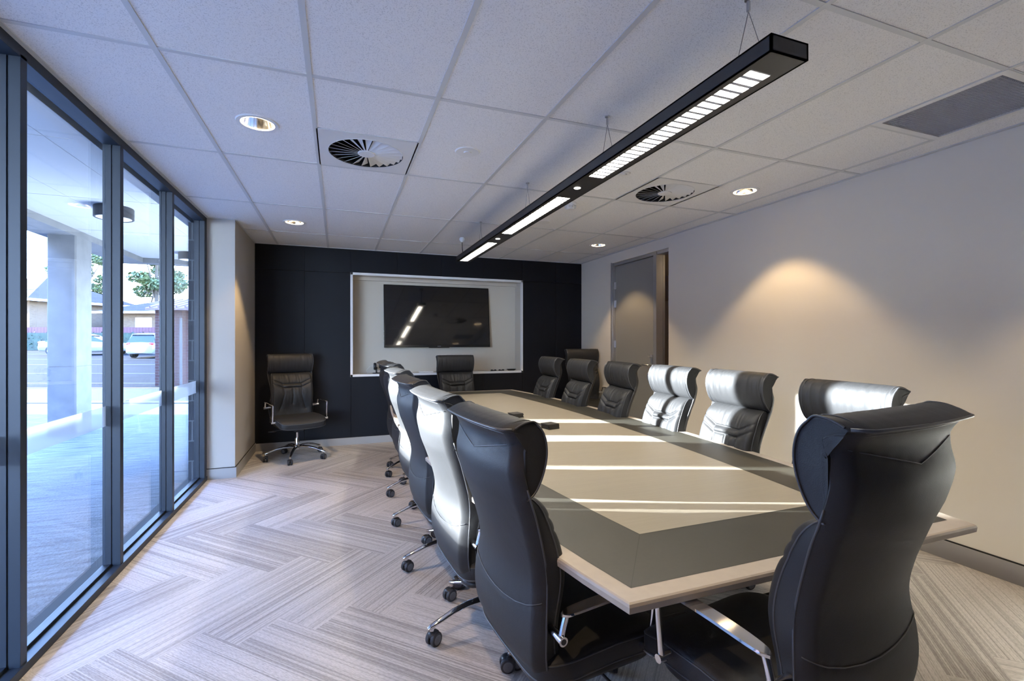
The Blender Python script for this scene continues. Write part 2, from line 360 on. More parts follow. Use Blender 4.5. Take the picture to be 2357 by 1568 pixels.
# back wall: charcoal panels with joints, niche opening X .165..2.63, Z .925..2.30
NX0, NX1, NZ0, NZ1 = 0.165, 2.63, 0.928, 2.300
wb = MB(); wb.box(-0.99, NX0, 6.69, 6.85, 0, CE); wb.box(NX1, 3.70, 6.69, 6.85, 0, CE); wb.box(NX0, NX1, 6.69, 6.85, 0, NZ0); wb.box(NX0, NX1, 6.69, 6.85, NZ1, CE)
wb.box(-1.45, 3.82, 7.0, 7.1, 0, CE + 0.2); struct(wb.obj('wall_back', M['shadow_gap']))
pn = MB(); g = 0.003
xs = [-0.988, -0.416, 0.157, 0.77, 1.393, 2.02, 2.638, 3.205, 3.658]
for a, b_ in zip(xs, xs[1:]): pn.box(a + g / 2, b_ - g / 2, 6.675, 6.692, 2.308, 2.62)
for a, b_ in ((-0.988, -0.416), (-0.416, 0.157), (2.638, 3.205), (3.205, 3.658)): pn.box(a + g / 2, b_ - g / 2, 6.675, 6.692, 0.08, 2.303)
for a, b_ in ((0.157, 0.77), (0.77, 1.393), (1.393, 2.02), (2.02, 2.638)): pn.box(a + g / 2, b_ - g / 2, 6.675, 6.692, 0.08, 0.918)
struct(pn.obj('trim_5', M['panel'], bevel=0.0008))
nf = MB()   # niche frame + box
fx0, fx1, fz0, fz1 = 0.150, 2.645, 0.910, 2.318; w_ = 0.032
nf.box(fx0, fx0 + w_, 6.664, 6.70, fz0, fz1); nf.box(fx1 - w_, fx1, 6.664, 6.70, fz0, fz1); nf.box(fx0, fx1, 6.664, 6.70, fz0, fz0 + w_); nf.box(fx0, fx1, 6.664, 6.70, fz1 - w_, fz1)
struct(nf.obj('trim_6', M['trim_white'], bevel=0.002))
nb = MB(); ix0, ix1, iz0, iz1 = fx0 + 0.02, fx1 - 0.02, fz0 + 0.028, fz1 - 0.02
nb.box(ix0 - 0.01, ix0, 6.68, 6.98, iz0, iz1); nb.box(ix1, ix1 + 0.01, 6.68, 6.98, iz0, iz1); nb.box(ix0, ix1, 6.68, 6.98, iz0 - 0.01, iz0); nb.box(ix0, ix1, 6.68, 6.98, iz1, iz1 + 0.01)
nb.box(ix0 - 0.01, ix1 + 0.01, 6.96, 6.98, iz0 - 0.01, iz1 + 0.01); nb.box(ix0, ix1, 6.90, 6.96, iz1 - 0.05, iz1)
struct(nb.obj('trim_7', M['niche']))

# ---------------------------------------------------------------- door and sidelight in the right wall
df = MB()
for y0, y1 in ((4.56, 4.585), (4.80, 4.86), (5.765, 5.80)): df.box(3.668 if y0 > 4.7 else 3.74, 3.80, y0, y1, 0, 2.50)
df.box(3.68, 3.80, 4.56, 5.80, 2.46, 2.50); df.box(3.655, 3.67, 5.785, 5.81, 0, 2.51)
d1 = struct(empty('door_1', (3.70, 5.3, 0)))
def under(o, p): o.parent = p; o.matrix_parent_inverse = Matrix.Translation(-Vector(p.location)); return o
under(df.obj('door_frame', M['door_frame'], bevel=0.002), d1)
lf = under(MB().box(3.705, 3.745, 4.864, 5.762, 0.01, 2.455).obj('door_leaf', M['door'], bevel=0.002), d1)
for z in (0.28, 1.35, 1.92, 2.18):
    h_ = MB(); h_.tube([(3.696, 5.766, z - 0.05), (3.696, 5.766, z + 0.05)], 0.008, 10); h_.box(3.698, 3.706, 5.74, 5.79, z - 0.05, z + 0.05); under(h_.obj('hinge', M['steel']), d1)
hd = MB(); hd.box(3.697, 3.706, 4.915, 4.955, 1.02, 1.22); hd.tube([(3.705, 4.935, 1.09), (3.655, 4.935, 1.09), (3.648, 4.945, 1.09), (3.648, 5.06, 1.09)], 0.009, 10)
under(autosmooth(hd.obj('door_handle', M['steel'])), d1)
hd = MB(); hd.tube([(3.705, 4.935, 1.19), (3.675, 4.935, 1.19)], 0.012, 12); hd.tube([(3.672, 4.925, 1.20), (3.672, 4.935, 1.185), (3.672, 4.965, 1.205)], 0.006, 8); under(autosmooth(hd.obj('thumb_turn', M['steel'])), d1)
hd = MB(); hd.tube([(3.70, 4.97, 1.00), (3.675, 4.98, 0.98), (3.67, 4.98, 0.90), (3.69, 4.965, 0.86)], 0.007, 8); under(autosmooth(hd.obj('pull_hook', M['steel'])), d1)
wsl = struct(empty('window_20', (3.72, 4.69, 0)))
under(MB().box(3.765, 3.771, 4.585, 4.80, 0.02, 2.46).obj('glass_pane', M['glass']), wsl)
# corridor behind the sidelight
cw = MB(); cw.box(5.5, 5.6, 3.4, 9.0, 0, 2.6); cw.box(3.82, 5.6, 3.3, 3.4, 0, 2.6); cw.box(3.82, 5.6, 9.0, 9.1, 0, 2.6); cw.box(3.72, 3.82, 7.1, 9.1, 0, 2.6); struct(cw.obj('wall_corridor', M['tan']))
struct(MB().box(3.82, 5.6, 3.3, 9.1, 2.55, 2.62).obj('ceiling_corridor', M['tan2'])); struct(MB().box(3.82, 5.6, 3.3, 9.1, -0.05, 0.0).obj('floor_corridor', M['tan']))
d2 = MB(); d2.box(5.46, 5.5, 5.9, 7.3, 0, 2.1); d2.box(5.44, 5.47, 5.98, 7.22, 0.1, 2.02); struct(d2.obj('door_2', M['tan2'], bevel=0.003))
struct(MB().box(5.45, 5.5, 3.4, 5.85, 0.0, 1.15).obj('trim_8', M['tan2']))
o = autosmooth(MB().lathe([(0.001, -0.004), (0.07, -0.004), (0.085, 0.0)], n=28).obj('corridor_downlight', M['bulb'])); o.location = (4.8, 4.1, 2.55); tag(o, 'small round ceiling light in the corridor behind the sidelight', 'ceiling light')
l = bpy.data.lights.new('corridor_beam', 'POINT'); l.energy = 5; l.color = (1.0, 0.68, 0.36); l.shadow_soft_size = 0.06; ob = bpy.data.objects.new('corridor_beam', l); col.objects.link(ob); ob.location = (4.8, 4.1, 2.45)

# ---------------------------------------------------------------- window wall, X = -1.24 inside face, glass near X = -1.33
MY = [5.395 - 0.952 * k for k in range(7)]
hs_ = MB(); hs_.box(-1.328, -1.24, MY[-1] - 0.05, 5.48, CE - 0.055, CE + 0.2); struct(hs_.obj('trim_9', M['frame'], bevel=0.001))
hs_ = MB(); hs_.box(-1.28, -1.232, MY[-1] - 0.05, 5.48, 0.0, 0.040); hs_.box(-1.328, -1.286, MY[-1] - 0.05, 5.48, 0.0, 0.052); hs_.box(-1.29, -1.275, MY[-1] - 0.05, 5.48, 0.0, 0.028)
struct(hs_.obj('trim_10', M['frame'], bevel=0.0015))
hs_ = MB(); hs_.box(-1.36, -1.232, MY[-1] - 0.05, 5.48, -0.2, 0.0); struct(hs_.obj('trim_11', M['frame_in']))
for k, y in enumerate(MY):
    q = MB(); q.box(-1.279, -1.24, y - 0.0 , y + 0.045, 0.03, CE - 0.04); q.box(-1.328, -1.285, y, y + 0.045, 0.03, CE - 0.04); q.box(-1.287, -1.276, y + 0.006, y + 0.039, 0.03, CE - 0.04)
    struct(q.obj('trim_%d' % (30 + k), M['frame'], bevel=0.0012))
struct(MB().box(-1.328, -1.24, 5.438, 5.48, 0, CE).obj('trim_12', M['frame']))
for k in range(6):
    ya, yb = MY[k + 1] + 0.045, MY[k]
    w = struct(empty('window_%d' % (k + 1), (-1.33, (ya + yb) / 2, 0)))
    under(MB().box(-1.318, -1.312, ya, yb, 0.05, CE - 0.05).obj('glass_pane', M['glass']), w)
    under(MB().box(-1.3115, -1.3105, ya, yb, 0.885, 1.005).obj('frosted_band', M['frost']), w)

# ---------------------------------------------------------------- downlights
def downlight():
    o = empty('downlight', (0, 0, CE))
    autosmooth(MB().lathe([(0.082, 0.004), (0.088, -0.006), (0.108, -0.006), (0.112, 0.0), (0.108, 0.001)], n=40).obj('trim_ring', M['white_metal'], o))
    autosmooth(MB().lathe([(0.083, -0.002), (0.074, 0.05), (0.052, 0.11), (0.022, 0.14), (0.001, 0.142)], n=32).obj('reflector_cone', M['cone'], o), 60)
    autosmooth(MB().lathe([(0.084, 0.0005), (0.0795, -0.001), (0.079, -0.0035), (0.084, -0.003)], n=40).obj('glowing_rim', M['bulb'], o))
    bl = MB(); bl.tube([(-0.045, 0.012, 0.055), (-0.022, -0.02, 0.06), (0.012, -0.03, 0.062), (0.045, -0.012, 0.055)], 0.007, 10); autosmooth(bl.obj('bulb', M['bulb'], o))
    return o
dlabels = ['round recessed downlight in the ceiling nearest the windows, left of the large air diffuser', 'round recessed downlight above the chair in the far left corner',
           'round recessed downlight beside the right-hand air diffuser', 'round recessed downlight in the ceiling in front of the grey door',
           'round recessed downlight behind the camera on the window side', 'round recessed downlight behind the camera on the wall side']
dl0 = downlight()
for i, (x, y) in enumerate(DL):
    o = dl0 if i == 0 else copy_tree(dl0)
    o.location = (x, y, CE); tag(o, dlabels[i], 'ceiling light', 'recessed downlights')
for i, (x, y) in enumerate(DL):
    l = bpy.data.lights.new('downlight_beam', 'SPOT'); l.energy = 34; l.spot_size = R(92); l.spot_blend = 0.35; l.color = (1.0, 0.70, 0.36); l.shadow_soft_size = 0.03
    ob = bpy.data.objects.new('downlight_beam', l); col.objects.link(ob); ob.location = (x, y, CE - 0.012); l.energy = 52 if x < 0 else 29

# ---------------------------------------------------------------- swirl diffusers
def diffuser():
    o = empty('air_diffuser', (0, 0, CE)); hw = 0.297
    p = MB(); holecell(p, -hw, hw, -hw, hw, 0, 0, 0.235, -0.004); holecell(p, -hw, hw, -hw, hw, 0, 0, 0.235, 0.004)
    for a, b_, c_, d in ((-hw, hw, -hw, -hw + .002), (-hw, hw, hw - .002, hw), (-hw, -hw + .002, -hw, hw), (hw - .002, hw, -hw, hw)): p.box(a, b_, c_, d, -0.004, 0.004)
    p.lathe([(0.235, -0.006), (0.240, -0.006), (0.240, 0.0)], n=48); p.obj('face_plate', M['white_metal'], o)
    p = MB(); p.lathe([(0.236, -0.003), (0.236, 0.15), (0.001, 0.15)], n=40); autosmooth(p.obj('plenum', M['dark_void'], o))
    p = MB(); p.lathe([(0.001, -0.007), (0.052, -0.007), (0.056, -0.002), (0.052, 0.004)], n=32)
    for k in range(24):
        a = 2 * math.pi * k / 24; rr = []
        for r0, wd, dz in ((0.05, 0.008, 0.004), (0.232, 0.044, 0.024)):
            c_, s_ = math.cos(a), math.sin(a)
            for sg in (-1, 1):
                tx, ty = -s_ * sg * wd / 2, c_ * sg * wd / 2
                rr.append((r0 * c_ + tx, r0 * s_ + ty, -0.003 + (dz if sg < 0 else 0.0)))
        vs = rr + [(q[0], q[1], q[2] + 0.0015) for q in rr]
        p.add(vs, [(0, 2, 3, 1), (4, 5, 7, 6), (0, 4, 6, 2), (1, 3, 7, 5), (0, 1, 5, 4), (2, 6, 7, 3)])
    p.obj('swirl_vanes', M['white_metal'], o); return o
df0 = diffuser()
for i, (x, y) in enumerate(DIFF):
    o = df0 if i == 0 else copy_tree(df0); o.location = (x, y, CE)
    tag(o, ['white square ceiling diffuser with swirl vanes, left of the pendant lamp', 'white square ceiling diffuser with swirl vanes, right of the pendant lamp'][i], 'air vent', 'swirl diffusers')
# return air grille
o = empty('return_air_grille', (3.142, 1.51, CE)); tag(o, 'grey egg-crate return air grille in the ceiling near the right wall', 'air vent')
p = MB(); x0, x1, y0, y1 = -0.295, 0.295, -0.296, 0.288
for a, b_, c_, d in ((x0, x1, y0, y0 + .035), (x0, x1, y1 - .035, y1), (x0, x0 + .035, y0 + .035, y1 - .035), (x1 - .035, x1, y0 + .035, y1 - .035)): p.box(a, b_, c_, d, -0.0065, 0.004)
p.obj('grille_frame', M['white_metal'], o)
p = MB(); nn = 34
for k in range(nn):
    q = -0.25 + 0.5 * (k + 0.5) / nn; p.box(q - 0.0014, q + 0.0014, -0.25, 0.25, -0.003, 0.010); p.box(-0.25, 0.25, q - 0.0014, q + 0.0014, -0.003, 0.010)
p.obj('egg_crate_core', M['grille'], o); MB().box(-0.26, 0.26, -0.26, 0.26, 0.012, 0.03).obj('grille_backing', M['grille_back'], o)

# small ceiling fittings
o = autosmooth(MB().lathe([(0.001, -0.012), (0.022, -0.012), (0.026, -0.006), (0.075, -0.006), (0.082, 0.0)], n=36).obj('emergency_light', M['white_metal'])); o.location = (0.791, 2.977, CE)
tag(o, 'flat white round emergency light in the ceiling right of the large air diffuser', 'emergency light')
o = autosmooth(MB().lathe([(0.001, -0.014), (0.018, -0.014), (0.02, -0.008), (0.040, -0.008), (0.046, 0.0)], n=30).obj('ceiling_sensor', M['white_metal'])); o.location = (1.98, 2.962, CE)
tag(o, 'tiny round white ceiling sensor just right of the pendant lamp', 'sensor')
o = autosmooth(MB().lathe([(0.001, -0.006), (0.068, -0.006), (0.075, 0.0)], n=36).obj('ceiling_speaker', M['white_metal'])); o.location = (2.0, 4.474, CE)
tag(o, 'flat round white ceiling plate beyond the smoke detector', 'ceiling speaker')
sm = empty('smoke_detector', (1.957, 3.776, CE)); tag(sm, 'white smoke detector on the ceiling right of the pendant lamp', 'smoke detector')
autosmooth(MB().lathe([(0.055, 0.0), (0.055, -0.018), (0.048, -0.026)], n=30).obj('base', M['white_metal'], sm))
q = MB(); q.lathe([(0.042, -0.026), (0.034, -0.058), (0.001, -0.062)], n=30)
for k in range(8):
    a = k * math.pi / 4; q.box(0.047 * math.cos(a) - 0.004, 0.047 * math.cos(a) + 0.004, 0.047 * math.sin(a) - 0.004, 0.047 * math.sin(a) + 0.004, -0.045, -0.02)
autosmooth(q.obj('sensor_head', M['white_metal'], sm))

# ---------------------------------------------------------------- pendant lamp
PX, PZ, PT = 1.39, 2.335, 2.392
pl = empty('pendant_lamp', (PX, 3.28, PZ)); tag(pl, 'long black linear pendant lamp hung over the conference table', 'lamp')
SLOT = [(1.232, 2.362), (2.758, 3.880), (4.275, 5.375)]; sx0, sx1 = -0.052, 0.040; hx = 0.083
h = MB(); yy0, yy1 = 1.127, 5.43
h.box(-hx, hx, yy0, yy1, PT - 0.006, PT); h.box(-hx, -hx + 0.008, yy0, yy1, PZ, PT); h.box(hx - 0.008, hx, yy0, yy1, PZ, PT); h.box(-hx, hx, yy0, yy0 + 0.008, PZ, PT); h.box(-hx, hx, yy1 - 0.008, yy1, PZ, PT)
h.box(-hx, sx0, yy0, yy1, PZ, PZ + 0.004); h.box(sx1, hx, yy0, yy1, PZ, PZ + 0.004)
ed = [yy0] + [y for s_ in SLOT for y in s_] + [yy1]
for a, b_ in zip(ed[::2], ed[1::2]): h.box(sx0, sx1, a, b_, PZ, PZ + 0.004)
ho = h.obj('housing', M['lamp_black'], pl); ho.location = (0, -3.28, -PZ)
for a, b_ in SLOT:
    q = MB(); cx = (sx0 + sx1) / 2
    prof = [(sx0, PZ + 0.001), (sx0 + 0.006, PZ + 0.022), (sx0 + 0.022, PZ + 0.044), (sx1 - 0.022, PZ + 0.044), (sx1 - 0.006, PZ + 0.022), (sx1, PZ + 0.001)]
    vs = [(x, a, z) for x, z in prof] + [(x, b_, z) for x, z in prof]
    q.add(vs, [(i, i + 1, i + 7, i + 6) for i in range(5)])
    k = int((b_ - a) / 0.045)
    lv = empty('louvre', (0, -3.28, -PZ), parent=pl)
    q.obj('reflector_trough', M['reflector'], lv)
    q = MB()
    for i in range(k + 1):
        y = a + (b_ - a) * i / k
        q.add([(sx0, y - 0.007, PZ + 0.001), (sx1, y - 0.007, PZ + 0.001), (sx1, y + 0.007, PZ + 0.001), (sx0, y + 0.007, PZ + 0.001), (sx0 + 0.006, y, PZ + 0.022), (sx1 - 0.006, y, PZ + 0.022)],
              [(0, 1, 2, 3), (0, 4, 5, 1), (3, 2, 5, 4), (0, 3, 4), (1, 5, 2)])
    q.obj('cross_blades', M['blade'], lv)
    q = MB(); q.tube([(cx, a + 0.015, PZ + 0.033), (cx, b_ - 0.015, PZ + 0.033)], 0.008, 12); q.obj('fluorescent_tube', M['tube'], lv, smooth=False)
    for t_ in (0.25, 0.75):
        l = bpy.data.lights.new('tube_glow', 'AREA'); l.shape = 'RECTANGLE'; l.size = 0.05; l.size_y = (b_ - a) / 2 - 0.02; l.energy = 12.5; l.color = (1.0, 0.90, 0.74)
        ob = bpy.data.objects.new('tube_glow', l); col.objects.link(ob); ob.location = (PX + cx, a + (b_ - a) * t_, PZ + 0.0238)
for y in (2.56, 4.091):
    q = MB(); q.lathe([(0.001, PZ - 0.002), (0.019, PZ - 0.002), (0.022, PZ + 0.001)], (-0.016, y, 0), 20); s_ = q.obj('spot_lens', M['spot_lens'], pl); s_.location = (0, -3.28, -PZ)
for y in (1.294, 2.242, 3.405, 4.694):
    wv = empty('wire_hanger', (0, y - 3.28, 0), parent=pl)
    q = MB(); q.lathe([(0.001, CE - PZ), (0.014, CE - PZ), (0.014, CE - PZ - 0.006), (0.007, CE - PZ - 0.01), (0.007, CE - PZ - 0.045), (0.001, CE - PZ - 0.05)], n=16); autosmooth(q.obj('gripper', M['steel'], wv))
    q = MB()
    for s_ in (-1, 1): q.tube([(0, 0, CE - PZ - 0.045), (0.0, s_ * 0.065, PT - PZ)], 0.0013, 6)
    q.obj('wires', M['cable'], wv)
q = MB(); q.lathe([(0.022, 0), (0.032, -0.012), (0.033, -0.03), (0.02, -0.05), (0.006, -0.058)], (0, 5.485 - 3.28, CE - PZ), 24); autosmooth(q.obj('ceiling_rose', M['white_metal'], pl))
q = MB(); q.tube([(0, 5.485 - 3.28, CE - PZ - 0.05), (0, 5.47 - 3.28, 0.16), (0, 5.42 - 3.28, PT - PZ - 0.002)], 0.004, 8); q.obj('power_cord', M['black_plastic'], pl)

# ---------------------------------------------------------------- television
tv = empty('television', (1.39, 6.96, 1.745)); tv.rotation_euler = (R(-6), 0, 0); tag(tv, 'black flat-screen television mounted in the white wall niche', 'television')
MB().box(-0.785, 0.785, -0.075, -0.035, -0.455, 0.455).obj('tv_body', M['tv_black'], tv, bevel=0.004)
MB().box(-0.768, 0.768, -0.0765, -0.074, -0.420, 0.438).obj('screen', M['tv_screen'], tv)
MB().box(-0.2, 0.2, -0.040, 0.0, -0.15, 0.15).obj('wall_bracket', M['lamp_black'], tv)
MB().box(-0.026, 0.026, -0.0765, -0.074, -0.442, -0.436).obj('maker_mark', M['tv_mark'], tv)
MB().box(-0.15, 0.15, -0.078, -0.05, -0.463, -0.453).obj('sensor_lip', M['tv_black'], tv)
for z in (-0.36, -0.29, -0.22): MB().box(-0.787, -0.783, -0.072, -0.060, z - 0.006, z + 0.006).obj('side_button', M['steel'], tv)

# small things on the niche ledge (ledge top z = iz0)
LZ = iz0
hp = empty('conference_phone', (0.50, 6.83, LZ)); tag(hp, 'black desk headset stand with round ear cups at the left of the niche ledge', 'headset')
autosmooth(MB().lathe([(0.001, 0.012), (0.05, 0.010), (0.055, 0.0)], n=24).obj('base', M['black_plastic'], hp)); hp.name = 'headset_stand'
q = MB(); q.tube([(0, 0, 0.01), (0.0, 0.0, 0.09)], 0.012, 12); autosmooth(q.obj('stem', M['black_plastic'], hp))
q = MB(); q.lathe([(0.001, -0.02), (0.045, -0.018), (0.052, 0), (0.045, 0.018), (0.001, 0.02)], (-0.02, 0, 0.10), 24, 'x'); autosmooth(q.obj('ear_cup', M['black_plastic'], hp))
q = MB(); q.lathe([(0.001, -0.018), (0.038, -0.016), (0.044, 0), (0.038, 0.016), (0.001, 0.018)], (0.05, 0.0, 0.115), 24, 'x'); autosmooth(q.obj('ear_cup', M['black_plastic'], hp))
q = MB(); q.tube([(-0.07, 0.0, 0.004), (-0.12, 0.01, 0.003), (-0.13, 0.04, 0.05), (-0.08, 0.06, 0.1), (-0.02, 0.02, 0.11)], 0.002, 6); q.obj('cord', M['white_metal'], hp)
q = MB(); q.box(-0.10, 0.10, -0.04, 0.04, 0, 0.018); o = q.obj('white_tray', M['trim_white'], bevel=0.006); o.location = (1.19, 6.80, LZ); tag(o, 'flat white tray on the niche ledge left of the far head chair', 'tray')
for i, x in enumerate((2.215, 2.34)):
    q = MB(); q.box(-0.045, 0.045, -0.012, 0.012, 0, 0.012); q.box(-0.04, -0.015, -0.014, 0.014, 0.010, 0.020); q.box(0.015, 0.04, -0.014, 0.014, 0.010, 0.020)
    o = q.obj('whiteboard_marker', M['black_plastic'], bevel=0.003); o.location = (x, 6.80, LZ); tag(o, ['small black marker on the niche ledge, the left one of two', 'small black marker on the niche ledge, nearest the black oval dish'][i], 'marker', 'markers on the niche ledge')
q = MB(); q.lathe([(0.001, 0.002), (0.045, 0.002), (0.078, 0.024), (0.082, 0.024), (0.052, 0.0), (0.001, 0.0)], n=28); o = autosmooth(q.obj('oval_dish', M['black_plastic'])); o.scale = (1, 0.5, 1); o.location = (2.50, 6.79, LZ)
tag(o, 'shallow black oval dish at the right end of the niche ledge', 'dish')

# ---------------------------------------------------------------- conference table
TZ = 0.735; ty0, ty1 = 1.005, 5.98; tcx = 1.425
def half(y, ins=0.0):
    t_ = (y - ty0) / (ty1 - ty0); return 0.738 + 0.222 * (4 * t_ * (1 - t_)) ** 0.9 + 0.05 * t_ - ins
def ringpts(ins, n=28):
    ya, yb = ty0 + ins, ty1 - ins; ys = [ya + (yb - ya) * i / n for i in range(n + 1)]
    return [(tcx + half(y, ins), y) for y in ys] + [(tcx - half(y, ins), y) for y in ys[::-1]]
tb = empty('conference_table', (tcx, 3.49, 0)); tag(tb, 'long boat-shaped conference table with a pale top and a dark inlaid band', 'table')
def put(o): o.location = (-tcx, -3.49, 0); return o
A = ringpts(0.0); k = len(A)
def ringface(name, ia, ib, z, m):
    a, b_ = ringpts(ia), ringpts(ib); kk = len(a); q = MB()
    q.add([(x, y, z) for x, y in a] + [(x, y, z) for x, y in b_], [(i, (i + 1) % kk, (i + 1) % kk + kk, i + kk) for i in range(kk)]); o = q.obj(name, m, tb); put(o); fixn(o)
    if o.data.polygons[0].normal.z < 0: o.data.flip_normals()
    return o
# solid rim body with eased edge
lay = [(0.012, TZ - 0.034), (0.002, TZ - 0.026), (0.0, TZ - 0.010), (0.003, TZ - 0.003), (0.008, TZ)]
q = MB(); vs = []
for ins, z in lay: vs += [(x, y, z) for x, y in ringpts(ins)]
vs += [(x, y, TZ) for x, y in ringpts(0.066)]
fs = [(r_ * k + i, r_ * k + (i + 1) % k, (r_ + 1) * k + (i + 1) % k, (r_ + 1) * k + i) for r_ in range(5) for i in range(k)] + [tuple(range(k))]
q.add(vs, fs); o = q.obj('table_rim', M['veneer_rim'], tb); put(o); fixn(o)
ringface('dark_band', 0.0665, 0.352, TZ - 0.0002, M['band'])
q = MB(); I_ = ringpts(0.3525); q.add([(x, y, TZ) for x, y in I_], [tuple(range(len(I_)))]); o = q.obj('centre_inlay', M['veneer'], tb); put(o)
if o.data.polygons[0].normal.z < 0: o.data.flip_normals()
ringface('inlay_joint', 0.3505, 0.3535, TZ + 0.0004, M['joint']); ringface('band_joint', 0.0650, 0.0675, TZ + 0.0004, M['joint'])
a, b_ = ringpts(0.066), ringpts(0.352)
for i in (0, 28, 29, 57):
    q = MB(); p0, p1 = Vector(a[i]), Vector(b_[i]); d = (p1 - p0).normalized(); nrm = Vector((-d.y, d.x)) * 0.0011
    q.add([(*(p0 + nrm), TZ + 0.0003), (*(p0 - nrm), TZ + 0.0003), (*(p1 - nrm), TZ + 0.0003), (*(p1 + nrm), TZ + 0.0003)], [(0, 1, 2, 3)]); put(q.obj('mitre_joint', M['joint'], tb))
for y in (2.1, 3.5, 4.9):
    q = MB(); q.box(tcx - 0.28, tcx + 0.28, y - 0.20, y + 0.20, 0.0, 0.05); q.box(tcx - 0.2, tcx + 0.2, y - 0.08, y + 0.08, 0.05, TZ - 0.03); put(q.obj('pedestal', M['table_leg'], tb, bevel=0.005))
# power box flap in the table
pw = empty('table_power_box', (1.43, 3.44, TZ)); tag(pw, 'flush silver power outlet flap in the tabletop between the coaster stacks', 'power outlet')
q = MB(); q.box(-0.075, 0.075, -0.11, 0.11, -0.001, 0.003); q.obj('surround', M['steel'], pw, bevel=0.001)
q = MB(); q.box(-0.06, 0.06, -0.095, 0.02, 0.003, 0.006); q.box(-0.06, 0.06, 0.03, 0.095, 0.003, 0.006); q.obj('flap', M['steel'], pw, bevel=0.001)
# coasters
cst0 = None
ords = ['bottom coaster', 'second coaster from the bottom', 'third coaster from the bottom', 'topmost coaster']
for si, (x, y, nm) in enumerate(((1.44, 3.80, 'far'), (1.505, 3.235, 'near'))):
    for i in range(4):
        if cst0 is None: cst0 = MB().box(-0.05, 0.05, -0.05, 0.05, 0, 0.0085).obj('coaster', M['coaster'], bevel=0.002); o = cst0
        else: o = cst0.copy(); col.objects.link(o)
        rr = random.Random(si * 10 + i); o.location = (x + rr.uniform(-.004, .004), y + rr.uniform(-.004, .004), TZ + 0.001 + i * 0.0096); o.rotation_euler = (0, 0, R(12 + rr.uniform(-5, 5)))
        tag(o, 'square black leather %s of the %s stack on the table' % (ords[i], 'farther' if nm == 'far' else 'nearer'), 'coaster', 'square coasters in two stacks on the table')
# ---------------------------------------------------------------- executive chairs (front = +X, floor at z = 0)
SH = [(0.37, -0.17), (0.40, -0.225), (0.46, -0.256), (0.57, -0.262), (0.70, -0.248), (0.777, -0.258), (0.90, -0.293), (0.97, -0.318), (1.044, -0.336), (1.10, -0.330), (1.135, -0.332), (1.165, -0.352), (1.178, -0.372)]
HW = [(0.37, 0.185), (0.42, 0.232), (0.52, 0.255), (0.60, 0.252), (0.70, 0.236), (0.80, 0.240), (0.93, 0.256), (1.02, 0.258), (1.09, 0.249), (1.14, 0.249), (1.178, 0.252)]
ZT = 1.178
def crm(tab, x):
    n = len(tab)
    if x <= tab[0][0]: return tab[0][1]
    if x >= tab[-1][0]: return tab[-1][1]
    i = max(k for k in range(n - 1) if tab[k][0] <= x)
    h_ = tab[i + 1][0] - tab[i][0]; t_ = (x - tab[i][0]) / h_
    sl = lambda k: 0.0 if k <= 0 or k >= n - 1 else (tab[k + 1][1] - tab[k - 1][1]) / (tab[k + 1][0] - tab[k - 1][0])
    m0 = sl(i) if i else (tab[1][1] - tab[0][1]) / h_; m1 = sl(i + 1) if i + 1 < n - 1 else (tab[-1][1] - tab[-2][1]) / h_
    return (2 * t_ ** 3 - 3 * t_ ** 2 + 1) * tab[i][1] + (t_ ** 3 - 2 * t_ ** 2 + t_) * h_ * m0 + (-2 * t_ ** 3 + 3 * t_ ** 2) * tab[i + 1][1] + (t_ ** 3 - t_ ** 2) * h_ * m1
def shell_x(a, z):   # rear surface of the shell
    e_ = crm(SH, z); bul = (0.022 + 0.020 * min(1, max(0, (z - 0.62) / 0.3))) * (1 - a * a) * (1 - 0.55 * max(0, (z - 0.95) / 0.23))
    ed = 0.030 * max(0.0, (abs(a) - 0.86) / 0.14) ** 2
    return e_ - bul + ed
def segd(p, a, b_):
    ax, ay = a; bx_, by_ = b_; dx, dy = bx_ - ax, by_ - ay; L2 = dx * dx + dy * dy
    t_ = max(0, min(1, ((p[0] - ax) * dx + (p[1] - ay) * dy) / L2)); return math.hypot(p[0] - ax - t_ * dx, p[1] - ay - t_ * dy)
def polyd(p, pts): return min(segd(p, a, b_) for a, b_ in zip(pts, pts[1:]))
UP = [(-0.262, 1.137), (0, 1.082), (0.262, 1.137)]
LOW = [(0.27 * math.sin(R(t_)), 0.685 - 0.085 * abs(math.cos(R(t_)))) for t_ in range(-90, 91, 15)]
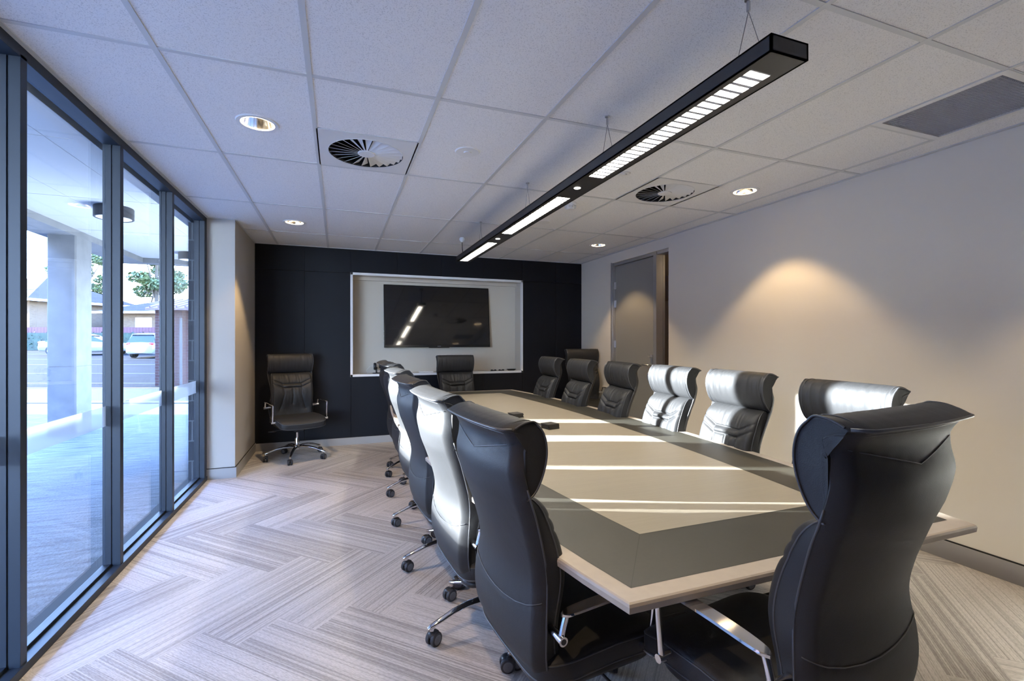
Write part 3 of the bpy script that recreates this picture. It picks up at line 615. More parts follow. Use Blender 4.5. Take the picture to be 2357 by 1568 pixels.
def make_shell(ch):
    nu, nv = 96, 84; vs = []
    hwf = lambda z: crm(HW, z)
    ring_n = nu + 1
    for j in range(nv + 1):
        z = 0.37 + (ZT - 0.37) * j / nv; hw = hwf(z)
        for i in range(nu + 1):
            a = math.sin((i / nu * 2 - 1) * math.pi / 2); y = a * hw; x = shell_x(a, z)
            g_ = 0
            for pl_ in (UP, LOW): 
                d = polyd((y, z), pl_)
                if d < 0.012: g_ = max(g_, 0.0022 * math.exp(-(d / 0.0032) ** 2)); 
            wr = 0.0009 * max(0, (abs(a) - 0.55) / 0.45) * noise.noise(Vector((z * 60 + abs(y) * 90, y * 8, 3.1))) * (1.0 if 0.72 < z < 1.08 else 0.3)
            vs.append((x + g_ + wr, y, z))
    n1 = len(vs)
    for j in range(nv + 1):           # front face of the shell
        z = 0.37 + (ZT - 0.37) * j / nv; hw = hwf(z)
        for i in range(nu + 1):
            a = math.sin((i / nu * 2 - 1) * math.pi / 2); th = 0.034 * (1 - abs(a) ** 8) * min(1, (ZT - z) / 0.02 + 0.12)
            vs.append((shell_x(a, z) + 0.004 + th, a * hw * 0.995, z))
    W_ = nu + 1; fs = []
    for j in range(nv):
        for i in range(nu):
            p = j * W_ + i; fs.append((p, p + W_, p + W_ + 1, p + 1)); q = p + n1; fs.append((q, q + 1, q + W_ + 1, q + W_))
        for i in (0, nu):
            p = j * W_ + i; fs.append((p, p + n1, p + n1 + W_, p + W_) if i == 0 else (p, p + W_, p + n1 + W_, p + n1))
    for i in range(nu):
        fs.append((i, i + 1, i + 1 + n1, i + n1)); p = nv * W_ + i; fs.append((p, p + n1, p + n1 + 1, p + 1))
    o = mesh_obj('back_shell', vs, fs, M['leather'], ch, True); fixn(o)
    # thin raised seams on the back
    for pl_ in (UP, LOW):
        pm = MB(); pts = []
        for a, b_ in zip(pl_, pl_[1:]):
            for s_ in range(8):
                y = a[0] + (b_[0] - a[0]) * s_ / 8; z = a[1] + (b_[1] - a[1]) * s_ / 8; hw = hwf(z)
                if abs(y) < hw * 0.985: pts.append((shell_x(y / hw, z) - 0.0003, y, z))
        pm.tube(pts, 0.0016, 6); pm.obj('yoke_seam' if pl_ is UP else 'waist_seam', M['piping'], o, True)
    pm = MB()
    tp = []
    for i in range(33):
        a = -1 + i / 16; tp.append((shell_x(a * 0.995, ZT) + 0.0005, a * 0.995 * hwf(ZT), ZT - 0.001))
    pm.tube(tp, 0.0042, 8); pm.obj('lip_piping', M['piping'], o, True); pm = MB()
    tp = [(x, y, z - 0.014) for x, y, z in tp]; tp = [(shell_x(max(-.99, min(.99, y / hwf(z))), z) - 0.0002, y * 0.985, z) for x, y, z in tp]; pm.tube(tp, 0.0016, 6); pm.obj('lip_stitching', M['piping'], o, True)
    for sg in (-1, 1):
        pm = MB(); pm.tube([(shell_x(sg * .985, z_ / 100) + 0.008, sg * crm(HW, z_ / 100) * 0.996, z_ / 100) for z_ in range(40, 101, 2)], 0.0032, 6); pm.obj('edge_piping', M['piping'], o, True)
    return o
# side outline of the headrest bolster (x, z)
HR = [(-0.372, 1.176), (-0.352, 1.190), (-0.325, 1.199), (-0.292, 1.200), (-0.264, 1.190), (-0.243, 1.168), (-0.231, 1.135), (-0.228, 1.098), (-0.234, 1.060), (-0.247, 1.022), (-0.266, 0.988), (-0.288, 0.968),
      (-0.296, 0.967), (-0.300, 0.990), (-0.303, 1.03), (-0.303, 1.08), (-0.304, 1.12), (-0.314, 1.150), (-0.345, 1.168)]
HRC = (-0.285, 1.09)
def hshift(p, a):    # the lip ends swing forward with the shell edge
    front = max(0.0, min(1.0, (p.x + 0.31) / 0.05))
    return 0.028 * max(0.0, (abs(a) - 0.86) / 0.14) ** 2 * (1 - front) * min(1.0, max(0.0, (p.y - 1.11) / 0.05))
def make_headrest(ch):
    nv = 76; k = len(HR); P_ = []
    for i in range(k):                   # subdivide outline
        for s_ in range(4):
            p0, p1, p2, p3 = (Vector(HR[(i + d) % k]) for d in (-1, 0, 1, 2)); t_ = s_ / 4
            P_.append(0.5 * ((2 * p1) + (-p0 + p2) * t_ + (2 * p0 - 5 * p1 + 4 * p2 - p3) * t_ * t_ + (-p0 + 3 * p1 - 3 * p2 + p3) * t_ ** 3))
    n = len(P_); vs = []; c = Vector(HRC)
    for j in range(nv + 1):
        a = math.sin((j / nv * 2 - 1) * math.pi / 2); y = a * 0.255
        for i, p in enumerate(P_):
            d = p - c; s_ = 1 - 0.035 * abs(a) ** 12
            q = c + d * s_; front = max(0.0, min(1.0, (p.x + 0.31) / 0.05))
            w = 0.0042 * noise.noise(Vector((y * 46, (p.y + p.x) * 5, 0.7))) + 0.0026 * noise.noise(Vector((y * 120, (p.y - p.x) * 9, 5.7)))
            w *= front * (0.45 + 0.55 * abs(a)) + 0.1 * (1 - front)
            bow = -0.010 * (1 - a * a) * (1 - front)      # follow the shell at the rear
            lip = -0.006 * (1 - a * a) if i < 6 or i > n - 8 else 0
            q = q + d.normalized() * w
            ed_ = hshift(p, a)
            vs.append((q.x + ed_ + bow * 0.5 + lip - 0.012 * (1 - a * a) * (1 - front), y, q.y))
    fs = [(j * n + i, j * n + (i + 1) % n, (j + 1) * n + (i + 1) % n, (j + 1) * n + i) for j in range(nv) for i in range(n)]
    for j, sg in ((0, -1), (nv, 1)):      # slightly sunken leather side panels
        base = len(vs); rows = [0.93, 0.85, 0.5]; yy = sg * 0.255
        prev = [j * n + i for i in range(n)]
        for r_ in rows:
            for p in P_:
                q = c + (p - c) * 0.965 * r_; vs.append((q.x + hshift(p, 1) * r_, yy - sg * (0.001 if r_ > .9 else 0.002 if r_ > .8 else 0.0) + sg * 0.0010 * noise.noise(Vector((q.x * 30, q.y * 90, 1))), q.y))
            cur = list(range(base, base + n)); base += n
            fs += [(prev[i], prev[(i + 1) % n], cur[(i + 1) % n], cur[i]) for i in range(n)]; prev = cur
        vs.append((c.x, yy - sg * 0.003, c.y)); fs += [(prev[i], prev[(i + 1) % n], base) for i in range(n)]
    o = mesh_obj('headrest', vs, fs, M['leather'], ch, True); fixn(o)
    for sg in (-1, 1):
        pm = MB(); pm.tube([((c + (p - c) * 0.972).x + hshift(p, 1), sg * 0.2555, (c + (p - c) * 0.972).y) for p in P_[2:49]], 0.0030, 6, False); pm.obj('edge_piping', M['piping'], o, True)
        pm = MB()
        f_ = [((c + (p - c) * 1.001).x + hshift(p, 0.94), sg * 0.236, (c + (p - c) * 1.001).y) for p in P_[4:48]]
        pm.tube(f_, 0.0012, 5, False); pm.obj('stitching', M['piping'], o, True)
    return o
ZC0, ZC1 = 0.975, 0.46
def cushion_seams():
    S = []
    for sg in (-1, 1):
        S.append([(sg * 0.225, 0.895), (sg * 0.17, 0.870), (sg * 0.105, 0.838)]); S.append([(sg * 0.228, 0.852), (sg * 0.17, 0.826), (sg * 0.105, 0.795)])
        S.append([(sg * 0.105, 0.795), (sg * 0.098, 0.72), (sg * 0.120, 0.62), (sg * 0.150, 0.53)]); S.append([(sg * 0.105, 0.838), (sg * 0.105, 0.795)])
    S.append([(-0.105, 0.838), (0.105, 0.838)]); S.append([(-0.105, 0.795), (0.105, 0.795)]); S.append([(0, 0.79), (0.004, 0.70), (-0.003, 0.60)])
    return S
SE = cushion_seams()
def make_back_cushion(ch):
    nu, nv = 110, 110; vs = []
    for i in range(nu + 1):
        a = math.sin((i / nu * 2 - 1) * math.pi / 2)
        for j in range(nv + 1):
            b_ = 0.5 - 0.5 * math.cos(math.pi * j / nv) if False else j / nv; z = ZC0 + (ZC1 - ZC0) * b_
            hw = 0.238 - 0.020 * math.exp(-b_ / 0.06) - 0.012 * max(0, b_ - 0.6)
            y = a * hw; T = 0.083 + 0.014 * math.sin(math.pi * min(1, b_ * 1.2))
            T *= (1 - math.exp(-b_ / 0.035) * (1 - 0.10)) if b_ < 0.3 else 1
            T *= max(0.0, 1 - abs(a) ** 16) ** 0.5
            d = min(polyd((y, z), s_) for s_ in SE); wgt = (1 - abs(a) ** 4)
            dep = -0.0110 * math.exp(-(d / 0.0052) ** 2) - 0.007 * math.exp(-(d / 0.020) ** 2)
            if abs(z - 0.8165) < 0.024 and abs(y) < 0.108: dep += 0.011 * (1 - ((z - 0.8165) / 0.024) ** 2)
            wr = 0
            if z > 0.845 and abs(y) < 0.19: wr = 0.0062 * noise.noise(Vector((y * 60, z * 6, 2))) * (1 - (abs(y) / 0.19) ** 3) * min(1, (z - 0.838) / 0.02)
            elif z < 0.79 and abs(y) < 0.12: wr = 0.0085 * noise.noise(Vector((y * 46 / (1 + (0.80 - z) * 1.2), z * 8, 9))) * min(1, (0.795 - z) / 0.02) * max(0.25, 1 - (0.80 - z) / 0.35)
            else: wr = 0.0030 * noise.noise(Vector((y * 26, z * 16, 4)))
            x = shell_x(y / 0.262, z) + 0.030 + T + (dep + wr) * wgt
            vs.append((x, y, z))
    W_ = nv + 1; fs = [(i * W_ + j, i * W_ + j + 1, (i + 1) * W_ + j + 1, (i + 1) * W_ + j) for i in range(nu) for j in range(nv)]
    o = mesh_obj('back_cushion', vs, fs, M['leather'], ch, True)
    fixn(o)
    if o.data.polygons[len(o.data.polygons) // 2].normal.x < 0: o.data.flip_normals()
    for sg in (-1, 1):
        pm = MB(); pts = []
        for j in range(2, nv - 2, 3):
            p = vs[(8 if sg < 0 else nu - 8) * W_ + j]; pts.append(p)
        pm.tube(pts, 0.0028, 6); pm.obj('edge_piping', M['piping'], o, True)
    return o
def sup(t_, e_): return math.copysign(abs(t_) ** e_, t_)
def slab(cx, cy, cz, hx_, hy, hz, e1=0.35, e2=0.35, nu=48, nv=24, bend=None):
    vs = []
    for j in range(nv + 1):
        ph = -math.pi / 2 + math.pi * j / nv
        for i in range(nu):
            th = 2 * math.pi * i / nu; r_ = sup(math.cos(ph), e1)
            x, y, z = cx + hx_ * r_ * sup(math.cos(th), e2), cy + hy * r_ * sup(math.sin(th), e2), cz + hz * sup(math.sin(ph), e1)
            if bend: z += bend(x, y, z)
            vs.append((x, y, z))
    fs = [(j * nu + i, j * nu + (i + 1) % nu, (j + 1) * nu + (i + 1) % nu, (j + 1) * nu + i) for j in range(nv) for i in range(nu)]
    return vs, fs
def make_chair():
    ch = empty('executive_chair')
    make_shell(ch); make_headrest(ch); make_back_cushion(ch)
    bend = lambda x, y, z: -0.045 * max(0, (x - 0.10) / 0.19) ** 2 - 0.008 * (x < -0.1) + 0.010 * (abs(y) / 0.26) ** 2
    st = mesh_obj('seat', *slab(0.02, 0, 0.425, 0.270, 0.262, 0.055, 0.42, 0.28, 72, 30, bend), M['leather'], ch, True); fixn(st)
    for z, s_ in ((0.452, 0.985), (0.398, 0.985)):
        pm = MB(); pts = []
        for i in range(73):
            th = 2 * math.pi * i / 72; rr = (1 - (abs(z - 0.425) / 0.055) ** (2 / 0.42)) ** (0.42 / 2); x = 0.02 + 0.270 * rr * sup(math.cos(th), .28); y = 0.262 * rr * sup(math.sin(th), .28)
            pts.append((x, y, z + bend(x, y, z)))
        pm.tube(pts, 0.003, 6, False); pm.obj('seat_piping', M['piping'], st, True)
    up = mesh_obj('seat_pan', *slab(0.0, 0, 0.362, 0.23, 0.225, 0.018, 0.3, 0.25, 40, 10), M['black_plastic'], ch, True); fixn(up)
    q = MB(); q.box(-0.10, 0.09, -0.055, 0.055, 0.30, 0.352); q.box(-0.15, 0.12, -0.03, 0.03, 0.335, 0.355); q.obj('tilt_mechanism', M['black_plastic'], ch, bevel=0.008)
    for sg, x in ((-1, 0.02), (1, -0.05)):
        q = MB(); q.tube([(x, 0, 0.328), (x, sg * 0.22, 0.325), (x + 0.005, sg * 0.25, 0.322)], 0.005, 8)
        q.add(*slab(x + 0.01, sg * 0.28, 0.320, 0.032, 0.042, 0.006, 0.6, 0.8, 20, 8)); fixn(q.obj('tilt_lever', M['black_plastic'], ch, True))
    for sg in (-1, 1):
        y = sg * 0.298
        q = MB(); q.tube([(-0.208, y, 0.565), (-0.200, y, 0.598), (-0.190, y, 0.630)], 0.0098, 12)
        q.tube([(0.150, y, 0.630), (0.142, y, 0.54), (0.130, y, 0.435)], 0.0105, 12)
        q.tube([(-0.208, y + sg * 0.016, 0.565), (-0.208, y - sg * 0.060, 0.565)], 0.0140, 18); q.tube([(0.129, y + sg * 0.014, 0.432), (0.129, y - sg * 0.05, 0.432)], 0.0125, 16)
        ap = []
        for i_ in range(25):
            t_ = i_ / 24; x_ = -0.205 + 0.372 * t_; wd = 0.0215 * (1 - abs(2 * t_ - 1) ** 6) ** 0.5 + 0.004; zc = 0.634 + 0.010 * math.sin(math.pi * t_)
            ap += [(x_, y - wd, zc), (x_, y - wd * 0.85, zc + 0.005), (x_, y + wd * 0.85, zc + 0.005), (x_, y + wd, zc), (x_, y + wd * 0.8, zc - 0.005), (x_, y - wd * 0.8, zc - 0.005)]
        q.add(ap, [(i_ * 6 + j_, i_ * 6 + (j_ + 1) % 6, (i_ + 1) * 6 + (j_ + 1) % 6, (i_ + 1) * 6 + j_) for i_ in range(24) for j_ in range(6)] + [(5, 4, 3, 2, 1, 0), tuple(144 + j_ for j_ in range(6))])
        ar = autosmooth(fixn(q.obj('armrest', M['chrome'], ch)))
        q = MB(); q.lathe([(0.001, 0), (0.0085, 0), (0.0085, 0.001)], (-0.208, y + sg * 0.0168, 0.565), 16, 'y'); q.obj('bolt_cap', M['black_plastic'], ar)
    q = MB(); q.lathe([(0.014, 0.16), (0.014, 0.31)], n=20); q.lathe([(0.026, 0.14), (0.026, 0.235), (0.022, 0.245), (0.014, 0.245)], n=24); autosmooth(q.obj('gas_lift', M['chrome'], ch))
    q = MB(); q.lathe([(0.001, 0.095), (0.028, 0.095), (0.036, 0.105), (0.040, 0.13), (0.034, 0.155), (0.026, 0.165)], n=28); autosmooth(q.obj('base_hub', M['chrome'], ch))
    for k in range(5):
        q = MB(); q.tube([(0.02, 0, 0.135), (0.08, 0, 0.145), (0.15, 0, 0.143), (0.23, 0, 0.128), (0.29, 0, 0.107), (0.340, 0, 0.090), (0.352, 0, 0.084)], [0.024, 0.021, 0.018, 0.016, 0.014, 0.0135, 0.008], 14, True, 0.72)
        q.tube([(0.334, 0, 0.098), (0.334, 0, 0.072)], 0.011, 12)
        lg = autosmooth(q.obj('leg', M['chrome'], ch)); lg.rotation_euler = (0, 0, R(168 + 72 * k))
        cs = lg
        def turn(o, k=k): o.location = (0.334, 0, 0); o.rotation_euler = (0, 0, R(25 + 61 * k)); return o
        q = MB(); q.tube([(0, 0, 0.078), (-0.004, 0, 0.055)], 0.008, 10)
        q.add(*slab(-0.012, 0, 0.050, 0.026, 0.021, 0.016, 0.7, 0.7, 20, 10)); turn(fixn(q.obj('castor_hood', M['black_plastic'], cs, True)))
        for sg in (-1, 1):
            q = MB(); q.lathe([(0.010, sg * 0.006), (0.029, sg * 0.006), (0.032, sg * 0.010), (0.032, sg * 0.021), (0.029, sg * 0.025), (0.021, sg * 0.026)], (-0.012, 0, 0.032), 24, 'y'); turn(autosmooth(q.obj('castor_wheel', M['rubber'], cs)))
        for sg in (-1, 1):
            q = MB(); q.lathe([(0.022, sg * 0.0262), (0.019, sg * 0.0275), (0.016, sg * 0.0262), (0.001, sg * 0.0262)], (-0.012, 0, 0.032), 20, 'y'); turn(q.obj('wheel_disc', M['caster_disc'], cs))
    return ch
FIXED = ('base_hub', 'leg')
chair0 = make_chair(); first = [True]
def place_chair(x, y, rot, dz, star, label, group=None, arm_up=0.0):
    if first[0]: c = chair0; first[0] = False
    else: c = copy_tree(chair_src)
    c.location = (x, y, 0); c.rotation_euler = (0, 0, R(rot)); c['_dz'] = 0
    k = 0
    for ch in c.children:
        nm = ch.name.split('.')[0]
        if nm == 'leg': ch.rotation_euler = (0, 0, R(star - rot + 72 * k)); k += 1
        elif nm == 'base_hub': pass
        elif nm == 'gas_lift': ch.location.z = 0.0; ch.scale.z = 1.0
        else: ch.location.z = dz + (arm_up if nm == 'armrest' else 0)
    del c['_dz']
    tag(c, label, 'chair', group); return c
chair_src = chair0
LC = [(0.783, 1.55, 6, -0.035, 172, 'black leather chair on the window side, nearest the camera, showing its whole smooth back'),
      (0.730, 2.20, 4, -0.028, 190, 'window-side leather chair, second from the camera, its back brightly sunlit'),
      (0.715, 2.92, 4, -0.022, 186, 'window-side leather chair, third from the camera, its back in shadow'),
      (0.730, 3.65, 3, -0.010, 186, 'window-side leather chair, fourth from the camera'),
      (0.755, 4.37, 3, 0.00, 190, 'window-side leather chair, fifth from the camera'),
      (0.775, 5.09, 2, -0.015, 206, 'window-side leather chair, farthest of the row by the windows')]
for x, y, r_, dz, st_, lb in LC: place_chair(x, y, r_, dz, st_, lb, 'chairs along the window side of the table')
RC = [(2.17, 1.69, 173, -0.015, 'wall-side leather chair nearest the camera, half hidden by the big chair back in front'),
      (2.17, 2.385, 175, 0.0, 'wall-side leather chair, second from the camera, with a broad shadow on its right half'),
      (2.17, 3.035, 175, 0.0, 'wall-side leather chair, third from the camera, with a narrow shadow stripe'),
      (2.15, 3.73, 172, 0.0, 'wall-side leather chair, fourth from the camera, in front of the grey door'),
      (2.13, 4.43, 176, 0.0, 'wall-side leather chair, second from the far end of its row'),
      (2.12, 5.18, 177, 0.0, 'wall-side leather chair, farthest of its row')]
for i, (x, y, r_, dz, lb) in enumerate(RC): place_chair(x, y, r_, dz, 20, lb, 'chairs along the wall side of the table')
place_chair(1.187, 1.03, 97, 0.04, 100, 'large black leather chair at the near end of the table, its back to the camera', None, 0.012)
place_chair(1.52, 6.0, -85, 0.0, 10, 'black leather chair at the far head of the table, below the television')
place_chair(-0.46, 6.12, -70, 0.035, 262, 'black leather chair standing alone in the far left corner', 'spare chairs in the far corners')
place_chair(3.36, 5.86, -92, 0.075, 30, 'black leather chair standing in the far right corner beside the door', 'spare chairs in the far corners')
# ---------------------------------------------------------------- outdoors
M['paver'] = mat('forecourt_paving', (0.10, 0.105, 0.112), 0.75, spec=0.2, grain=(3, 22, 1, 0.5), bump=(45, 1.0))
M['concrete'] = mat('board_marked_concrete', (0.145, 0.145, 0.145), 0.75, vary=(5, 0.14), bump=(25, 0.1))
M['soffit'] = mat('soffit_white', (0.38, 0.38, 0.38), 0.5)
M['path'] = mat('concrete_path', (0.042, 0.042, 0.042), 0.95, spec=0.1, vary=(6, 0.1))
M['kerb'] = mat('kerb', (0.12, 0.12, 0.115), 0.95, spec=0.1)
M['asphalt'] = mat('asphalt', (0.010, 0.010, 0.0105), 0.95, spec=0.05, grain=(0.5, 3.0, 1, 0.35))
M['line'] = mat('road_paint', (0.06, 0.06, 0.06), 0.9, spec=0.1)
M['block'] = brickmat('grey_blockwork', (0.05, 0.053, 0.062), (0.06, 0.063, 0.072), (0.16, 0.17, 0.18), 0.39, 0.2)
M['brick_red'] = brickmat('red_brick', (0.075, 0.036, 0.03), (0.095, 0.046, 0.036), (0.12, 0.11, 0.10), 0.24, 0.086)
M['brick_yel'] = brickmat('yellow_brick', (0.13, 0.082, 0.045), (0.16, 0.105, 0.06), (0.13, 0.12, 0.105), 0.24, 0.086)
M['rooftile'] = brickmat('roof_tiles', (0.04, 0.028, 0.028), (0.05, 0.035, 0.035), (0.12, 0.10, 0.10), 1.6, 0.33)
M['rooftile_grey'] = brickmat('grey_roof_tiles', (0.045, 0.048, 0.052), (0.055, 0.058, 0.062), (0.10, 0.10, 0.11), 0.5, 0.33)
M['fence'] = mat('pink_fence', (0.10, 0.04, 0.045), 0.8)
M['leaf'] = mat('leaf', (0.075, 0.095, 0.03), 0.7, vary=(1.2, 0.5))
M['hedge_leaf'] = mat('hedge_leaf', (0.014, 0.032, 0.018), 0.7, vary=(3, 0.5))
M['bark'] = mat('bark', (0.10, 0.08, 0.06), 0.9)
M['car_white'] = mat('car_white', (0.22, 0.225, 0.23), 0.22, coat=0.6)
M['car_glass'] = mat('car_glass', (0.02, 0.025, 0.03), 0.06)
M['tail'] = mat('tail_light', (0.45, 0.02, 0.02), 0.15)
M['tyre'] = mat('tyre', (0.015, 0.015, 0.015), 0.7)
M['pane'] = mat('house_window', (0.20, 0.24, 0.27), 0.15)
M['mauve'] = mat('mauve_roofing', (0.17, 0.11, 0.12), 0.7)
M['red_paint'] = mat('red_fascia', (0.45, 0.07, 0.07), 0.5)
CA = R(20.3); cs_, sn_ = math.cos(CA), math.sin(CA); AZ = -CA
def S(px, w, z=0.0):     # street frame: lateral metres and depth metres, turned 20.3 degrees from the room
    r_ = px; return (w * sn_ + r_ * cs_, w * cs_ - r_ * sn_, z)
def uvbox(name, x0, x1, y0, y1, z0, z1, m, parent=None):
    V = [(x0, y0, z0), (x1, y0, z0), (x1, y1, z0), (x0, y1, z0), (x0, y0, z1), (x1, y0, z1), (x1, y1, z1), (x0, y1, z1)]
    F_ = [(0, 3, 2, 1), (4, 5, 6, 7), (0, 1, 5, 4), (1, 2, 6, 5), (2, 3, 7, 6), (3, 0, 4, 7)]; uv = []
    for fi, f_ in enumerate(F_):
        for i in f_:
            p = V[i]; uv.append((p[0], p[1]) if fi < 2 else (p[0], p[2]) if fi in (2, 4) else (p[1], p[2]))
    return mesh_obj(name, V, F_, m, parent, uvs=uv)
# forecourt, path, kerb, road (all slightly rising beyond the kerb)
def strip(name, w0, z0, w1, z1, m, r0=-70, r1=40, th=0.12):
    q = MB(); V = [S(r0, w0, z0), S(r1, w0, z0), S(r1, w1, z1), S(r0, w1, z1)]
    q.add([(x, y, z - th) for x, y, z in V] + V, [(0, 3, 2, 1), (4, 5, 6, 7), (0, 1, 5, 4), (1, 2, 6, 5), (2, 3, 7, 6), (3, 0, 4, 7)])
    return q.obj(name, m)
strip_f = strip('floor_forecourt', -30, -0.02, 10.6, -0.02, M['paver'], -60, -0.0)
bpy.data.objects.remove(strip_f)
q = MB(); pf = [(-1.37, -12), (-1.37, 11.42)] + [S(-6.0, 10.7)[:2]] + [S(-40, 10.7)[:2], (-45, -12)]
q.prism(pf, -0.14, -0.02); struct(q.obj('floor_forecourt', M['paver']))
struct(strip('floor_path', 10.7, -0.015, 13.9, -0.01, M['path'], -45, 10))
struct(strip('trim_13', 10.55, 0.0, 10.85, 0.005, M['kerb'], -45, 10, 0.1)); struct(strip('trim_14', 13.75, 0.0, 13.95, 0.0, M['kerb'], -45, 10, 0.1))
struct(strip('floor_road', 13.95, -0.03, 38.0, 0.60, M['asphalt'], -70, 40, 0.3))
struct(strip('floor_verge', 38.0, 0.62, 90.0, 2.4, M['hedge_leaf'], -110, 60, 0.3))
for i, (w, wd) in enumerate(((15.2, 0.12), (18.5, 0.12), (23, 0.18), (27, 0.15), (32.5, 0.22), (35.5, 0.25))):
    zz = -0.03 + (w - 13.95) / 24.05 * 0.63; struct(strip('trim_%d' % (14 + 100 + i), w, zz + 0.006, w + wd, zz + 0.01, M['line'], -45, 20, 0.01))
# canopy soffit with edge beam, columns
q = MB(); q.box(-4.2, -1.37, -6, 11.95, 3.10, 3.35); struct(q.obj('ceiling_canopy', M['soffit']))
q = MB(); q.box(-4.2, -3.76, -6, 11.95, 3.0, 3.10); q.box(-3.76, -1.37, 11.65, 11.95, 3.0, 3.10); q.box(-4.25, -4.2, -6, 11.95, 3.0, 3.45); struct(q.obj('trim_15', M['concrete']))
q = MB()
for x in (-3.0, -2.3): q.box(x, x + 0.006, -6, 11.65, 3.097, 3.10)
for y in range(-5, 11, 2): q.box(-3.76, -1.37, y, y + 0.006, 3.097, 3.10)
struct(q.obj('trim_16', M['skirting']))
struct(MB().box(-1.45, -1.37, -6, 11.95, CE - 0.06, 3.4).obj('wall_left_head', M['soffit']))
struct(MB().box(-4.29, -4.25, -6, 12.0, 3.10, 3.22).obj('trim_17', M['red_paint']))
colr_ = empty('concrete_column', (-3.93, 9.27, 0)); tag(colr_, 'square raw concrete column outside, seen through the nearest window', 'column', 'concrete columns under the canopy')
q = MB(); c_ = 0.018; hx2, hy2 = 0.175, 0.25
def oct_(hx_, hy_): return [(-hx_ + c_, -hy_), (hx_ - c_, -hy_), (hx_, -hy_ + c_), (hx_, hy_ - c_), (hx_ - c_, hy_), (-hx_ + c_, hy_), (-hx_, hy_ - c_), (-hx_, -hy_ + c_)]
for z0, z1 in ((-0.02, 1.0), (1.006, 3.0)): q.prism(oct_(hx2, hy2), z0, z1)
q.prism(oct_(hx2 - 0.006, hy2 - 0.006), 1.0, 1.006); q.obj('shaft', M['concrete'], colr_)
c2 = copy_tree(colr_); c2.location = (-3.93, 4.57, 0); tag(c2, 'concrete column outside, left of the frame', 'column')
# surface mounted canopy lights
def drum(y, lb, first_=None):
    o = empty('canopy_light', (-2.69, y, 3.10)) if first_ is None else copy_tree(first_); o.location = (-2.69, y, 3.10); tag(o, lb, 'ceiling light', 'drum lights under the canopy')
    if first_ is None:
        autosmooth(MB().lathe([(0.20, 0.0), (0.205, -0.01), (0.205, -0.14), (0.195, -0.145), (0.18, -0.14)], n=40).obj('drum_body', M['lamp_black'], o)); autosmooth(MB().lathe([(0.182, -0.138), (0.001, -0.138)], n=32).obj('diffuser', M['trim_white'], o))
    return o
dr = drum(7.39, 'dark drum-shaped light under the canopy, the nearer one, behind the window mullion'); drum(10.72, 'dark drum-shaped light under the canopy, the farther one, by the grey block pier', dr)
# grey block pier beside the window wall
struct(uvbox('wall_block_pier', -1.398, -1.335, 5.485, 7.1, -0.02, 3.1, M['block'])); bpy.data.objects['wall_block_pier'].location = (0, 0, 0)
# added unseen masses, shaped to cut the sun that reaches the room
struct(uvbox('wall_sunblock_south', -24, -15, -14, 8.0, -0.1, 10.5, M['brick_red']))
struct(uvbox('wall_sunblock_north', -17.2, -15, 11.17, 15.5, -0.1, 10.5, M['brick_red']))
struct(uvbox('wall_sunblock_link', -24, -15, 8.0, 11.5, -0.1, 4.60, M['brick_yel']))
# bollard
bo = empty('bollard', S(-4.30, 12.6, -0.01)); tag(bo, 'stainless steel bollard with a dark band, by the brick pier outside', 'bollard')
autosmooth(MB().lathe([(0.075, 0.0), (0.075, 0.62), (0.075, 0.70), (0.06, 0.72), (0.001, 0.725)], n=28).obj('post', M['steel'], bo)); autosmooth(MB().lathe([(0.0765, 0.60), (0.0765, 0.64)], n=28).obj('dark_band', M['black_plastic'], bo))
# brick pier with tiled roof
bp_ = empty('brick_pier', S(-10.55, 14.75, 0), AZ); tag(bp_, 'red brick pier with a low tiled roof by the kerb', 'brick pier')
uvbox('brickwork', -0.48, 0.35, -0.25, 0.25, -0.1, 2.35, M['brick_red'], bp_)
MB().box(0.28, 0.36, -0.26, -0.245, 0.0, 2.1).obj('lit_edge_strip', M['brick_yel'], bp_)  # yellow strip paints the orange sunlit edge of the pier
q = MB(); V = [(-0.6, -0.5, 2.33), (3.4, -0.5, 2.33), (3.4, 0.9, 2.70), (-0.1, 0.9, 2.70)]; V2 = [(x, y, z + 0.07) for x, y, z in V]
q.add(V + V2, [(0, 3, 2, 1), (4, 5, 6, 7), (0, 1, 5, 4), (1, 2, 6, 5), (2, 3, 7, 6), (3, 0, 4, 7)])
for k in range(14):
    x = -0.45 + k * 0.27; q.tube([(x, -0.5, 2.42), (x + 0.02, 0.88, 2.78)], 0.035, 8)
q.obj('roof', M['mauve'], bp_)
